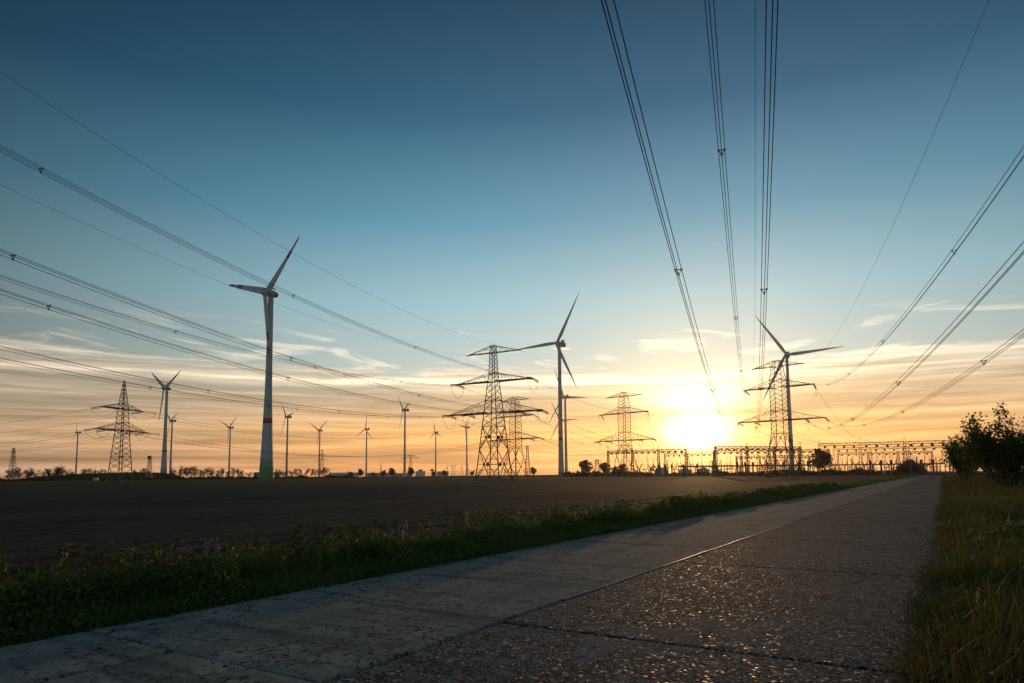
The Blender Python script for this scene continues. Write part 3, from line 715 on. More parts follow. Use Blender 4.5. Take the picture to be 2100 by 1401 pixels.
# spire pylon -> distant pylon
AL = {-10: 'near upper arm', 10: 'far upper arm', -12.5: 'near lower arm tip', -7: 'inner near lower arm', 7: 'inner far lower arm', 12.5: 'far lower arm tip'}
gC = 'wires between the spire pylon and the distant pylon'
for xl, zl, x5, z5 in [(-10, 25.7, -13.2, 31.6), (10, 25.7, 13.2, 31.6), (-12.5, 18.1, -16.9, 19.8), (-7, 18.1, -9.5, 19.8), (7, 18.1, 9.5, 19.8), (12.5, 18.1, 16.9, 19.8)]:
    ea, eb = span_between(PL, LPL, rPL, xl, zl, P5, LP5, rP5, x5, z5, 8.5 if zl < 20 else 10.5, 'paired conductors sagging from the %s of the spire pylon rightwards' % AL[xl], gC)
    ends[('P5', x5)] = eb; ends[('PLr', xl)] = ea
gD = 'wires leaving the spire pylon towards the left edge'
for xl, zl in [(-10, 25.7), (10, 25.7), (-12.5, 18.1), (-7, 18.1), (7, 18.1), (12.5, 18.1)]:
    A0 = wpt(LPL, rPL, xl, zl); tgt = A0 + Vector((-200, 34, -2))
    A, ea = dead_end(PL, LPL, rPL, xl, zl, tgt)
    bundle('paired conductors running left from the %s of the spire pylon' % AL[xl], sagspan(ea, tgt, 7.0), gD, 2, 0.022)
    jumper(PL, ea, ends[('PLr', xl)], 2.6)
bundle('faint earth wire sloping down left from the tip of the spire pylon', sagspan(LPL+Vector((0, 0, 36)), LPL+Vector((-200, 30, 33)), 5.0), None, 1, 0.014, name='earth_wire')
bundle('earth wire from the tip of the spire pylon to the distant pylon', sagspan(LPL+Vector((0, 0, 36)), wpt(LP5, rP5, 0, 42), 9.0), None, 1, 0.014, name='earth_wire')

# ------------------------------------------------------------------ wind turbines
def blade_mesh(Rb, root_r, chord, tipc, mat, r0=0.0, r1=1.0, ns=22, grow=1.0, wide_root=False):
    """blade along +Z; chord across X (in the rotor plane), thickness Y"""
    mb = MB(); n = 12
    for i in range(ns+1):
        u = r0+(r1-r0)*i/ns; z = root_r+(Rb-root_r)*u
        if wide_root: c = chord*(1-u)**0.62*0.98+tipc; th = 0.42*(1-u)**1.4+0.13
        else:
            c = chord*min(1, 0.62+u*2.6)*(1-max(0, u-0.16)/0.84)**0.85+tipc; th = (0.9-4.2*u if u < 0.14 else 0.31-0.17*u)
        if u > 0.985: c *= 0.55
        c *= grow; tw = R(13)*(1-u)**2.0
        for k in range(n):
            q = 2*math.pi*k/n
            x = (math.cos(q)*0.5+0.14)*c; y = math.sin(q)*0.5*c*th*(0.6+0.4*math.cos(q) if th < 0.6 else 1.0)
            pre = -0.9*u*u
            mb.v.append((x*math.cos(tw)-y*math.sin(tw), x*math.sin(tw)+y*math.cos(tw)+pre, z))
    for i in range(ns):
        for k in range(n):
            k2 = (k+1) % n; mb.f.append((i*n+k, i*n+k2, (i+1)*n+k2, (i+1)*n+k))
    mb.f.append(tuple(range(n))[::-1]); mb.f.append(tuple(ns*n+k for k in range(n)))
    return mb.mesh('blade', mat, True)
_bl = {}
def turbine(label, hub, yaw, Rb, ph, kind, Hh, far=False, name='wind_turbine', grp=None):
    over = {'egg': 4.4, 'box': 4.2}[kind]
    n = Vector((math.sin(yaw), -math.cos(yaw), 0)); base = Vector((hub[0], hub[1], 0)) - n*over
    root = tag(empty(name, base, yaw), label, 'wind turbine', grp)
    tilt = 0.07
    if kind == 'egg':
        prof = [(5.5, -0.3), (5.2, 2), (4.5, 11), (3.85, 25), (3.3, 40), (2.75, 56), (2.4, 72), (2.15, 95), (1.95, Hh-3.2)]
        tw = MB().lathe(prof, 32).build('tower', M['tower_c'], root, True)
        rr = lambda z: np.interp(z, [p[1] for p in prof], [p[0] for p in prof])
        for k, (z0, z1) in enumerate([(0.02, 3.6), (3.6, 7.2), (7.2, 10.8), (10.8, 14.6)]):
            MB().lathe([(rr(z0+(z1-z0)*q/3)+0.03, z0+(z1-z0)*q/3) for q in range(4)], 32).build('green_ring', M['green%d' % k], tw, True)
        MB().lathe([(rr(40)+.03, 40), (rr(43.5)+.03, 43.5)], 32).build('red_band', M['red'], tw, True)
        # egg-shaped nacelle, axis along -Y (wind side), red tail
        ax = [(-6.2+12.8*i/18) for i in range(19)]
        def er(y): u = (y+1.0)/7.6; u = max(-0.93, min(0.97, u*0.94)); return 2.9*math.sqrt(max(0.02, 1-u*u))
        m = MB(); m.lathe([(er(y), y) for y in ax if y <= 3.2], 20); mw = Matrix.Translation((0, -0.6, Hh)) @ Matrix.Rotation(-math.pi/2, 4, 'X')
        na = m.build('nacelle', M['tower'], root, True, mw)
        m = MB(); m.lathe([(er(y)+0.02, y) for y in (3.2, 3.9, 4.6, 5.3, 6.0, 6.5)], 20); m.build('nacelle_tail', M['red'], root, True, mw)
        mm = MB().tube([(0, 2.4, Hh+1.8), (0, 2.4, Hh+4.2)], 0.22, 5); mm.box((-0.7, 1.7, Hh+3.9), (0.7, 3.1, Hh+4.5)); mm.build('wind_sensor', M['nac_dark'], root)
        hubr, chord, tipc, wide, rr0 = 3.0, 5.2, 0.55, True, 1.6
    else:
        prof = [(2.9, -0.3), (2.75, 2), (2.35, 12), (2.15, 25), (1.95, 45), (1.65, 80), (1.35, Hh-2.2)]
        tw = MB().lathe(prof, 20).build('tower', M['tower'], root, True)
        rr = lambda z: np.interp(z, [p[1] for p in prof], [p[0] for p in prof])
        MB().lathe([(rr(31.5)+.03, 31.5), (rr(34.5)+.03, 34.5)], 20).build('red_band', M['red'], tw, True)
        m = MB().box((-1.9, -3.0, Hh-2.1), (1.9, 7.6, Hh+1.9))
        me = m.mesh('nacelle', M['tower']); na = link('nacelle', me, root)
        bv = na.modifiers.new('bevel', 'BEVEL'); bv.width = 0.5; bv.segments = 2
        MB().box((-1.92, 1.0, Hh-0.9), (1.92, 6.8, Hh+0.3)).build('red_stripe', M['red'], na)
        m = MB().box((-1.7, 4.9, Hh+1.95), (-1.4, 5.4, Hh+4.3)).box((1.4, 4.9, Hh+1.95), (1.7, 5.4, Hh+4.3)).box((-1.7, 5.0, Hh+4.0), (1.7, 5.3, Hh+4.3)).box((-1.4, 5.05, Hh+1.95), (1.4, 5.25, Hh+4.0))
        m.build('cooler', M['nac_dark'], na)
        hubr, chord, tipc, wide, rr0 = 1.7, 3.3, 0.25, False, 1.1
    rot = Matrix.Translation((0, -over, Hh)) @ Matrix.Rotation(-tilt, 4, 'X')
    hp = [(0.25*hubr, 1.25*hubr), (0.62*hubr, 1.05*hubr), (0.88*hubr, 0.6*hubr), (0.98*hubr, 0), (0.95*hubr, -0.7*hubr)][::-1]
    MB().lathe(hp, 18).build('hub', M['blade'], root, True, rot @ Matrix.Rotation(math.pi/2, 4, 'X'))
    key = (kind, round(Rb))
    if key not in _bl:
        _bl[key] = [blade_mesh(Rb, rr0, chord, tipc, M['blade'], wide_root=wide)]
        if kind == 'egg':
            _bl[key] += [blade_mesh(Rb, rr0, chord, tipc, M['red'], a, b, 5, 1.03, True) for a, b in ((0.86, 1.0), (0.62, 0.75))]
    for k in range(3):
        a = R(ph)+k*2*math.pi/3
        # blade +Z to direction (cos a, 0, sin a)
        mw = rot @ Matrix.Rotation(math.pi/2-a, 4, 'Y')
        b = link('blade', _bl[key][0], root, mw)
        for s in _bl[key][1:]:
            link('red_stripe', s, b)
    return root
TG = 'wind turbines across the plain'
for lab, hub, yaw, Rb, ph, kind, Hh in [
    ('largest wind turbine at left, egg-shaped nacelle, green-ringed flared tower with a red band', (-178.2, 485.4), -36, 50, 44, 'egg', 135),
    ('tall grey wind turbine right of the nearest pylon', (40.4, 605.5), -42, 50, 60, 'box', 119),
    ('tall grey wind turbine in front of the pylon right of the sun', (274.7, 674.9), -30, 53, 3, 'box', 119),
    ('egg-nacelled wind turbine right of the spire pylon', (-519.5, 1011.8), -36, 50, 27, 'egg', 135),
    ('slim wind turbine close behind the egg-nacelled turbine by the spire pylon', (-705.6, 1404.0), -42, 46, 22, 'box', 119),
    ('wind turbine between the two egg-nacelled turbines', (-671.2, 1612.7), -39, 50, 36, 'box', 119),
    ('wind turbine directly right of the largest turbine tower', (-444.8, 1336.5), -48, 42, 9, 'box', 119),
    ('second wind turbine right of the largest turbine tower', (-496.0, 1744.2), -42, 52, 33, 'box', 119),
    ('leftmost wind turbine, seen almost edge-on left of the spire pylon', (-1110.8, 1735.4), -48, 46, 96, 'box', 119),
    ('third wind turbine right of the largest turbine tower, one blade straight up', (-367.8, 1705.4), -45, 46, 84, 'box', 119),
    ('fourth wind turbine right of the largest tower, tallest of that distant row', (-195.8, 1218.4), -60, 42, 15, 'box', 119),
    ('fifth wind turbine right of the largest turbine tower', (-212.8, 1866.1), -51, 42, 102, 'box', 119),
    ('wind turbine closest to the left leg of the nearest pylon', (-115.6, 1676.5), -60, 42, 48, 'box', 119),
    ('wind turbine close behind the tall grey one, its hub at half height', (78.0, 1032.2), -48, 52, 114, 'box', 119),
    ('farthest of the three wind turbines lined up right of the nearest pylon, mostly hidden', (103.9, 1482.8), -40, 52, 0, 'box', 119)]:
    turbine(lab, hub, R(yaw), Rb, ph, kind, Hh, grp=TG)

# ------------------------------------------------------------------ small and distant masts
def far_mast(name, label, cat, px, top_y, Y, width, arms, head=None, grp=None):
    """lattice mast joined per part; arms [(fraction of height, half length)]"""
    H = at(px, top_y, Y).z; base = Vector((gx(px, Y), Y, 0)); root = tag(empty(name, base, R(random.uniform(-25, 25))), label, cat, grp)
    m = MB(); w = lambda z: width*(1-0.72*z/H); n = 11; zs = [H*(1-(1-i/n)**1.15) for i in range(n+1)]; th = 0.0009*Y*0.42
    for sx, sy in ((-1, -1), (1, -1), (1, 1), (-1, 1)):
        m.bar((sx*w(0), sy*w(0), -0.2), (sx*w(H*.98), sy*w(H*.98), H*.98), th)
    for z0, z1 in zip(zs, zs[1:]):
        for a, b in (((-1, -1), (1, -1)), ((1, -1), (1, 1)), ((1, 1), (-1, 1)), ((-1, 1), (-1, -1))):
            m.bar((a[0]*w(z0), a[1]*w(z0), z0), (b[0]*w(z1), b[1]*w(z1), z1), th*0.6); m.bar((b[0]*w(z0), b[1]*w(z0), z0), (a[0]*w(z1), a[1]*w(z1), z1), th*0.6)
    m.build('mast_body', M['steel'], root)
    for f, L in arms:
        for s in (-1, 1):
            a = MB(); z = H*f
            for y in (-1, 1):
                a.bar((0, y*w(z), z), (s*L, 0, z), th); a.bar((0, y*w(z), z+L*0.22), (s*L, 0, z+0.1), th*0.7)
            for q in (0.4, 0.7): a.bar((s*L*q, 0, z), (s*L*q, 0, z+L*0.22*(1-q)), th*0.6)
            a.bar((s*L*0.95, 0, z), (s*L*0.95, 0, z-2.2), th*0.8)
            a.build('crossarm', M['steel'], root)
    if head: MB().box((-head, -head, H*0.86), (head, head, H)).build('head_box', M['dark'], root)
    return root
far_mast('lattice_mast', 'narrow lattice mast at the left edge among bare trees', 'mast', 25, 918, 620, 2.6, [(0.72, 1.6), (0.9, 1.2)])
far_mast('lattice_mast', 'short lattice mast with a box head between the spire pylon and egg-nacelled turbine', 'mast', 306, 935, 640, 2.4, [], 1.5)
far_mast('distant_pylon', 'small distant pylon right of the second turbine past the largest tower', 'pylon', 660, 921, 900, 2.6, [(0.62, 5.5), (0.80, 5.0)])
far_mast('distant_pylon', 'small distant pylon with a wide flat head right of the tall distant turbine', 'pylon', 842, 934, 900, 2.6, [(0.88, 11.5), (0.98, 6)])
far_mast('lattice_mast', 'slender lattice mast right behind the distant pylon legs', 'mast', 1082, 914, 620, 2.2, [(0.66, 1.4)])
far_mast('distant_pylon', 'squat distant pylon left of the pylon by the sun above the bushes', 'pylon', 1225, 943, 900, 4.6, [(0.75, 13), (0.97, 5)])
far_mast('lattice_mast', 'thin post mast between two distant turbines above the pale halls', 'mast', 781, 949, 900, 0.5, [])
for k, (x0, y0, x1, y1, Y, sg, lab) in enumerate([
        (-20, 926, 305, 957, 640, 5, 'thin distant wire sagging behind the leftmost wind turbine'), (305, 955, 700, 962, 700, 6, 'thin distant wire low over the bare trees'),
        (660, 940, 842, 938, 900, 9, 'thin distant wire between the two small distant pylons'), (842, 938, 1150, 941, 900, 10, 'thin distant wire passing behind the legs of the nearest pylon'),
        (1225, 950, 1000, 968, 900, 5, 'thin distant wire leaving the squat distant pylon leftwards')]):
    bundle(lab, sagspan(at(x0, y0, Y), at(x1, y1, Y+20), sg, 24), None, 1, 0.035, name='distant_wire')
for k, (px, ty) in enumerate([(916, 961), (927, 957), (932, 958), (947, 959), (961, 962), (1000, 961)]):
    Y = 5200; Hh = max(20, at(px, ty, Y).z); p = at(px, 974, Y)
    turbine(['tiny far wind turbine on the horizon, %s from the left' % w for w in ('first', 'second', 'third', 'fourth', 'fifth', 'sixth')][k],
            (p.x, Y), R(-40+8*k), Hh*0.42, 20*k+10, 'box', Hh, grp='tiny turbines on the horizon')

# ------------------------------------------------------------------ switchyard
gantry_strings = MB()
def string_mesh():
    m = MB()
    for s in (-1, 1):
        a, b = Vector((0, 0, 0)), Vector((0, s*2.6, -0.95))
        for o in (-0.2, 0.2):
            m.tube([a+Vector((o, 0, 0)), b+Vector((o, 0, 0))], 0.05, 4)
            for k in range(8):
                p = a.lerp(b, 0.12+0.1*k)+Vector((o, 0, 0)); d = (b-a).normalized()
                m.tube([p-d*0.06, p+d*0.06], 0.23, 6)
    return m.mesh('insulator_string', M['insul'])
STR = string_mesh()
def column_mesh(H, spike, w0, w1):
    m = MB(); w = lambda z: w0+(w1-w0)*min(1, z/H); n = 9
    for sx, sy in ((-1, -1), (1, -1), (1, 1), (-1, 1)):
        m.bar((sx*w0, sy*w0, -0.2), (sx*w1, sy*w1, H), 0.18)
        m.bar((sx*w1, sy*w1, H), (sx*w1*0.45, sy*w1*0.45, H+spike), 0.08)
    for i in range(n):
        z0, z1 = H*i/n, H*(i+1)/n
        for a, b in (((-1, -1), (1, -1)), ((1, -1), (1, 1)), ((1, 1), (-1, 1)), ((-1, 1), (-1, -1))):
            m.bar((a[0]*w(z0), a[1]*w(z0), z0), (b[0]*w(z1), b[1]*w(z1), z1), 0.09); m.bar((b[0]*w(z0), b[1]*w(z0), z0), (a[0]*w(z1), a[1]*w(z1), z1), 0.09)
    m.box((-w1*.6, -w1*.6, H+spike-0.25), (w1*.6, w1*.6, H+spike))
    return m.mesh('column', M['steel'])
gantries = []
def gantry(label, pxs, Y0, Y1, H, spike=2.4, nstr=4):
    Ys = [Y0+(Y1-Y0)*(p-pxs[0])/(pxs[-1]-pxs[0]) for p in pxs]
    pts = [Vector((gx(p, y), y, 0)) for p, y in zip(pxs, Ys)]
    d = (pts[-1]-pts[0]).normalized(); ang = math.atan2(d.y, d.x)
    root = tag(empty('switchyard_gantry', pts[0], ang), label, 'gantry', 'steel gantries of the switchyard')
    cm = column_mesh(H, spike*0.75, 0.85, 0.36); xs = [(p-pts[0]).dot(d) for p in pts]
    for x in xs: link('column', cm, root, Matrix.Translation((x, 0, 0)))
    for x0, x1 in zip(xs, xs[1:]):
        m = MB(); a, b = x0+0.46, x1-0.46; n = max(5, int((b-a)/1.5)); h = 1.25
        for y in (-.5, .5):
            m.bar((a, y, H-0.05), (b, y, H-0.05), 0.24); m.bar((a, y, H-h), (b, y, H-h), 0.24)
            for k in range(n):
                u0, u1 = a+(b-a)*k/n, a+(b-a)*(k+1)/n
                m.bar((u0, y, H-0.05 if k % 2 else H-h), (u1, y, H-h if k % 2 else H-0.05), 0.14); m.bar((u1, y, H-0.05), (u1, y, H-h), 0.09)
        m.build('beam', M['steel'], root)
        for k in range(nstr):
            link('insulator_string', STR, root, Matrix.Translation((a+(b-a)*(k+0.5)/nstr, 0, H-h)) @ Matrix.Rotation(R(random.uniform(-6, 6)), 4, 'Z'))
    for x0, x1 in zip(xs, xs[1:]):      # droppers from the strings to the apparatus below
        for k in range(3):
            u = x0+(x1-x0)*(k+0.5)/3; q = random.uniform(-2.2, 2.2)
            MB().tube([(u, 2.4, H-2.3), (u+q*.3, 2.9, H*.6), (u+q, 3.2, 4.6)], 0.035, 4).tube([(u, 2.4, H-2.3), (u-q*.2, 2.5, H*.6), (u-q*.7, 2.2, 5.0)], 0.035, 4).build('dropper_wire', M['wire'], root)
    gantries.append((pts[0], d, xs, H)); return root
gantry('right-hand front gantry row of the switchyard, nearest the road end', [1683, 1767, 1859, 1952, 2046], 322, 292, 14.9)
gantry('second gantry row behind the right-hand front gantry', [1712, 1788, 1867, 1952], 392, 368, 15.2)
gantry('third and lowest gantry row at right behind the other two', [1720, 1782, 1845, 1914], 458, 440, 14.4, 1.2)
gantry('gantry row passing behind the pylon right of the sun', [1469, 1534, 1590, 1644], 336, 350, 14.6)
gantry('second gantry row behind the pylon right of the sun', [1466, 1522, 1580, 1640, 1702], 404, 398, 14.8, 1.2)
gantry('low third gantry row behind the right-hand pylon', [1512, 1560, 1612, 1660], 480, 474, 13.2, 1.0)
gantry('leftmost gantry row of the switchyard running behind the pylon left of the sun', [1248, 1298, 1352, 1408], 394, 372, 14.8, 3.0)
gantry('short gantry row under the sun glare', [1365, 1413, 1465], 434, 424, 14.3, 1.6)
# spans from the pylons into the switchyard
gE = 'wires dropping from the pylon by the turbine into the switchyard'
for k, x in enumerate((-12.25, -15.5, -9.0, 12.25, 9.0, 15.5)):
    gp, d, xs, H = gantries[0]; tgt = gp + d*(2.5+k*5.2) + Vector((0, 0, H-1.1))
    A, ea = dead_end(P4, LP4, rP4, x, 31.4 if abs(x) == 12.25 else 19.65, tgt)
    bundle('paired conductors dropping from the right-hand pylon into the front gantry', sagspan(ea, tgt, 2.0, 24), gE, 2, 0.022); jumper(P4, ends[('P4', x)][1], ea, 3.4)
gF = 'wires dropping from the pylon left of the sun into the switchyard'
for k, x in enumerate((-13.8, -17, -9.5, 13.8, 9.5, 17)):
    gp, d, xs, H = gantries[6]; tgt = gp + d*(8+k*6.4) + Vector((0, 0, H-1.1))
    A, ea = dead_end(P3, LP3, rP3, x, 30.7 if abs(x) == 13.8 else 17.5, tgt)
    bundle('paired conductors dropping from the pylon left of the sun into the leftmost gantry', sagspan(ea, tgt, 1.2, 20), gF, 2, 0.024); jumper(P3, ends[('P3', x)], ea, 3.4)
gH = 'wires running on from the distant pylon behind the nearest one'
for k, x in enumerate((-13.2, -16.9, -9.5, 9.5, 13.2, 16.9)):
    gp, d, xs, H = gantries[6]; tgt = gp + d*(0.5+k*1.6) + Vector((0, 3, H-1.1))
    A, ea = dead_end(P5, LP5, rP5, x, 31.6 if abs(x) == 13.2 else 19.8, tgt)
    bundle('paired conductors sagging from the distant pylon to the left end of the switchyard', sagspan(ea, tgt, 4.0, 24), gH, 2, 0.024); jumper(P5, ends[('P5', x)], ea, 3.4)
for gi, (a, b) in enumerate(((0, 1), (3, 4), (6, 7))):
    pa, da, xa, Ha = gantries[a]; pb, db, xb, Hb = gantries[b]
    for k in range(7):
        u = (k+0.5)/7; A = pa+da*(xa[-1]*u)+Vector((0, 0, Ha-2.2)); B = pb+db*(xb[-1]*u)+Vector((0, 0, Hb-2.2))
        bundle('slack wire strung between %s' % ('the front and second gantry rows at right', 'the two gantry rows behind the right-hand pylon', 'the leftmost gantry row and the short one under the glare')[gi],
               sagspan(A, B, 1.6, 12), 'slack wires between gantry rows, set %s' % 'abc'[gi], 1, 0.03, name='busbar_wire')
# post insulators and apparatus between the rows
def apparatus(kind):
    m = MB()
    if kind == 0:
        for sx in (-.25, .25): m.bar((sx, -.2, 0), (sx*.7, 0, 2.6), 0.12); m.bar((sx, .2, 0), (sx*.7, 0, 2.6), 0.12)
        m.box((-.4, -.3, 2.6), (.4, .3, 2.8)); m2 = MB()
        for k in range(12): m2.lathe([(0.10, 2.8+k*.22), (0.2, 2.86+k*.22), (0.1, 2.98+k*.22)], 8)
        m2.lathe([(0.28, 5.45), (0.34, 5.6), (0.2, 5.8)], 8)
    elif kind == 1:
        m.bar((0, 0, 0), (0, 0, 3.0), 0.24); m.box((-1.6, -.15, 2.9), (1.6, .15, 3.1)); m2 = MB()
        for s in (-1.4, 0, 1.4):
            for k in range(9): m2.lathe([(0.09, 3.1+k*.22), (0.18, 3.16+k*.22), (0.09, 3.28+k*.22)], 8, (s, 0, 0))
        m2.bar((-1.4, 0, 5.15), (1.5, 0, 5.5), 0.1)
    else:
        m.box((-.5, -.5, 0), (.5, .5, 1.5)); m.bar((0, 0, 1.5), (0, 0, 3.0), 0.3); m2 = MB()
        for s in (-1, 1):
            m2.tube([(0, 0, 3), (s*1.3, 0, 5.2)], 0.14, 6); m2.tube([(s*1.3, 0, 5.2), (s*1.3, 0, 7.6)], 0.06, 5)
        m2.lathe([(0.2, 2.8), (0.3, 3.0), (0.2, 3.2)], 8)
    return m.mesh('stand', M['steel']), m2.mesh('insulator', M['insul'])
APP = [apparatus(k) for k in range(3)]
apn = ['post insulator on a lattice stand in the switchyard', 'three-pole isolator on a single post in the switchyard', 'forked switchgear head on a box base in the switchyard']
for k in range(112):
    px = 1292+k*5.75+random.uniform(-4, 4); Y = random.uniform(325, 470) if px > 1440 else random.uniform(385, 470); q = random.randrange(3)
    o = tag(empty(('post_insulator', 'isolator', 'circuit_breaker')[q], (gx(px, Y), Y, 0), R(random.uniform(-30, 30))), apn[q], 'switchgear', 'switchgear apparatus in rows, kind %s' % 'abc'[q])
    s = random.uniform(0.95, 1.6); o.scale = (s, s, s)
    link('stand', APP[q][0], o); link('insulator', APP[q][1], o)
for k, (px, Y, h) in enumerate([(1330, 400, 13), (1440, 410, 17), (1500, 380, 15), (1555, 420, 18), (1625, 390, 16), (1663, 360, 15), (1740, 350, 17), (1815, 345, 15), (1898, 330, 16)]):
    o = tag(empty('lightning_mast', (gx(px, Y), Y, 0)), 'slim lightning mast in the switchyard, %s from the left' % ORD[k], 'mast', 'lightning masts of the switchyard')
    MB().tube([(0, 0, -.1), (0, 0, h*.6), (0, 0, h)], [.16, .11, .04], 6).build('pole', M['steel'], o); MB().box((-.3, -.3, 0), (.3, .3, .4)).build('footing', M['concrete'], o)
# the long raised pipe with its portal posts along the near side
def pipe_bridge():
    a, b = Vector((gx(1392, 318), 318, 0)), Vector((gx(1940, 286), 286, 0)); d = (b-a); L = d.length; d.normalize()
    root = tag(empty('pipe_bridge', a, math.atan2(d.y, d.x)), 'long dark raised pipe running across the near side of the switchyard on slim posts', 'pipe')
    MB().tube([(0, 0, 4.55), (L, 0, 4.55)], 0.27, 8).build('pipe', M['dark'], root)
    MB().tube([(0, 0.5, 4.95), (L*0.55, 0.5, 4.95)], 0.10, 6).build('pipe', M['dark'], root)
    pm = MB().bar((0, 0, -0.1), (0, 0, 4.4), 0.2).bar((0, 0.9, -0.1), (0, 0.2, 4.4), 0.14).mesh('post', M['dark'])
    n = int(L/3.3)
    for k in range(n+1): link('post', pm, root, Matrix.Translation((L*k/n, 0, 0)))
pipe_bridge()
bm_, tm_ = MB().lathe([(0.32, -0.1), (0.32, 4.3)], 10).mesh('post', M['dark']), MB().box((-.42, -.42, 4.3), (.42, .42, 6.1)).box((-.3, -.3, 6.1), (.3, .3, 6.4)).mesh('head_box', M['dark'])
for k, (px, Y) in enumerate([(1352, 372), (1365, 370), (1378, 370), (1402, 365), (1430, 352), (1513, 312), (1529, 311), (1545, 310), (1574, 308), (1591, 307), (1609, 306),
                             (1640, 303), (1658, 302), (1677, 301), (1786, 294), (1808, 293), (1829, 292), (1869, 290), (1891, 288), (1915, 286)]):
    o = tag(empty('cable_terminal', (gx(px, Y), Y, 0), R(-6)), 'dark boxy-headed post along the raised pipe, %s from the left' % ORD[k], 'post', 'boxy-headed posts along the raised pipe')
    link('post', bm_, o); link('head_box', tm_, o)
# fence and small cabinets
def yard_fence():
    a, b = Vector((gx(1308, 362), 362, 0)), Vector((gx(1560, 318), 318, 0)); d = b-a; L = d.length; d.normalize()
    root = tag(empty('wire_fence', a, math.atan2(d.y, d.x)), 'thin wire fence along the near edge of the switchyard', 'fence')
    pm = MB().bar((0, 0, -0.1), (0, 0, 2.3), 0.09).mesh('post', M['concrete'])
    for k in range(int(L/2.6)): link('post', pm, root, Matrix.Translation((k*2.6, 0, 0)))
    for z in (0.3, 0.75, 1.2, 1.65, 2.1): MB().tube([(0, 0, z), (L, 0, z)], 0.025, 4).build('rail', M['steel'], root)
yard_fence()
for px, Y, w, h, lab in [(1814, 300, .55, 1.9, 'small white cabinet at the end of the road, left of the dark bush'), (1828, 302, .4, 1.4, 'smaller white cabinet beside the white one at the road end'), (197, 520, 1.6, 2.2, 'small pale hut below the spire pylon left of its legs')]:
    o = tag(empty('cabinet', (gx(px, Y), Y, 0)), lab, 'cabinet'); MB().box((-w, -w*.6, 0), (w, w*.6, h)).build('body', M['white_wall'], o); MB().box((-w*1.1, -w*.7, h), (w*1.1, w*.7, h+0.1)).build('lid', M['roof'], o)

# ------------------------------------------------------------------ distant buildings
def hall(label, px0, px1, top_y, Y, roof=0.12, wall='grey_wall', name='hall', cat='building', depth=30.0):
    x0, x1 = gx(px0, Y), gx(px1, Y); H = max(2.5, at((px0+px1)/2, top_y, Y).z); w = x1-x0
    root = tag(empty(name, ((x0+x1)/2, Y, 0)), label, cat)
    MB().box((-w/2, 0, -0.2), (w/2, depth, H*(1-roof))).build('wall', M[wall], root)
    m = MB(); h0, h1, o = H*(1-roof), H, 0.4
    m.v = [(-w/2-o, -o, h0), (w/2+o, -o, h0), (w/2+o, depth+o, h0), (-w/2-o, depth+o, h0), (-w/2-o, depth/2, h1), (w/2+o, depth/2, h1)]
    m.f = [(0, 1, 5, 4), (2, 3, 4, 5), (1, 2, 5), (3, 0, 4), (3, 2, 1, 0)]
    m.build('roof', M['roof'], root)
    wm = MB().box((-1.2, -0.06, 0), (1.2, 0.0, 1.2)).mesh('window', M['dark'])
    for k in range(max(1, int(w/14))): link('window', wm, root, Matrix.Translation((-w/2+7+k*14, -0.02, h0*0.45)))
    return root
hall('long low pale hall behind the trees right of the largest turbine', 520, 575, 968, 1500)
hall('low pale hall left of the third turbine past the largest tower', 676, 735, 969, 1400, wall='white_wall')
hall('low grey hall between the third and fourth turbines past the largest tower', 752, 800, 969.5, 1420)
hall('low hall right of the pair of round trees on the horizon', 806, 845, 970, 1450)
hall('blocky grey building on the horizon beside the wide-headed distant pylon', 852, 872, 966, 1600, wall='white_wall')
hall('tower-like part of the grey building on the horizon', 858, 866, 962.5, 1601, 0.05, 'grey_wall', depth=8)
hall('flat hall on the horizon left of the wind turbine nearest the pylon leg', 896, 920, 966.5, 1500)
wt = tag(empty('water_tower', (gx(886, 1500), 1500, 0)), 'mushroom-shaped water tower on the horizon', 'water tower')
MB().lathe([(1.2, 0), (1.1, 11)], 12).build('shaft', M['white_wall'], wt); MB().lathe([(1.2, 10.5), (4.6, 13.2), (4.6, 14.6), (0.6, 16.4)], 16).build('tank', M['grey_wall'], wt)
for k, (px, w, ty) in enumerate([(1356, 30, 954), (1405, 26, 956), (1443, 24, 954), (1470, 20, 957), (1602, 34, 958), (1650, 26, 960)]):
    Y = 560; x = gx(px, Y); ww = w*Y/FPX; H = at(px, ty+3.5, Y).z
    o = tag(empty('hipped_shed', (x, Y, 0)), 'pale hipped-roof shed glimpsed under the switchyard gantries, %s from the left' % ('first', 'second', 'third', 'fourth', 'fifth', 'last')[k], 'shed')
    MB().box((-ww*.42, -4, 0), (ww*.42, 4, H*0.55)).build('wall', M['white_wall'], o)
    m = MB(); m.v = [(-ww/2, -5, H*.55), (ww/2, -5, H*.55), (ww/2, 5, H*.55), (-ww/2, 5, H*.55), (0, 0, H)]; m.f = [(0, 1, 4), (1, 2, 4), (2, 3, 4), (3, 0, 4), (3, 2, 1, 0)]
    m.build('roof', M['white_wall'], o)
# long grassed bank behind the spire pylon
mb = MB(); Yb = 760
for i, (px, ty) in enumerate([(60, 979), (108, 976), (150, 972.5), (200, 970.5), (262, 968.5), (300, 969.5), (330, 971.5), (350, 978)]):
    h = max(0.3, at(px, ty, Yb).z); x = gx(px, Yb); mb.v += [(x, Yb-18, -0.3), (x, Yb-2, h), (x, Yb+25, h), (x, Yb+50, -0.3)]
for i in range(7):
    for j in range(3): a = i*4+j; mb.f.append((a, a+4, a+5, a+1))
tag(mb.build('embankment', M['turf']), kind='structure')

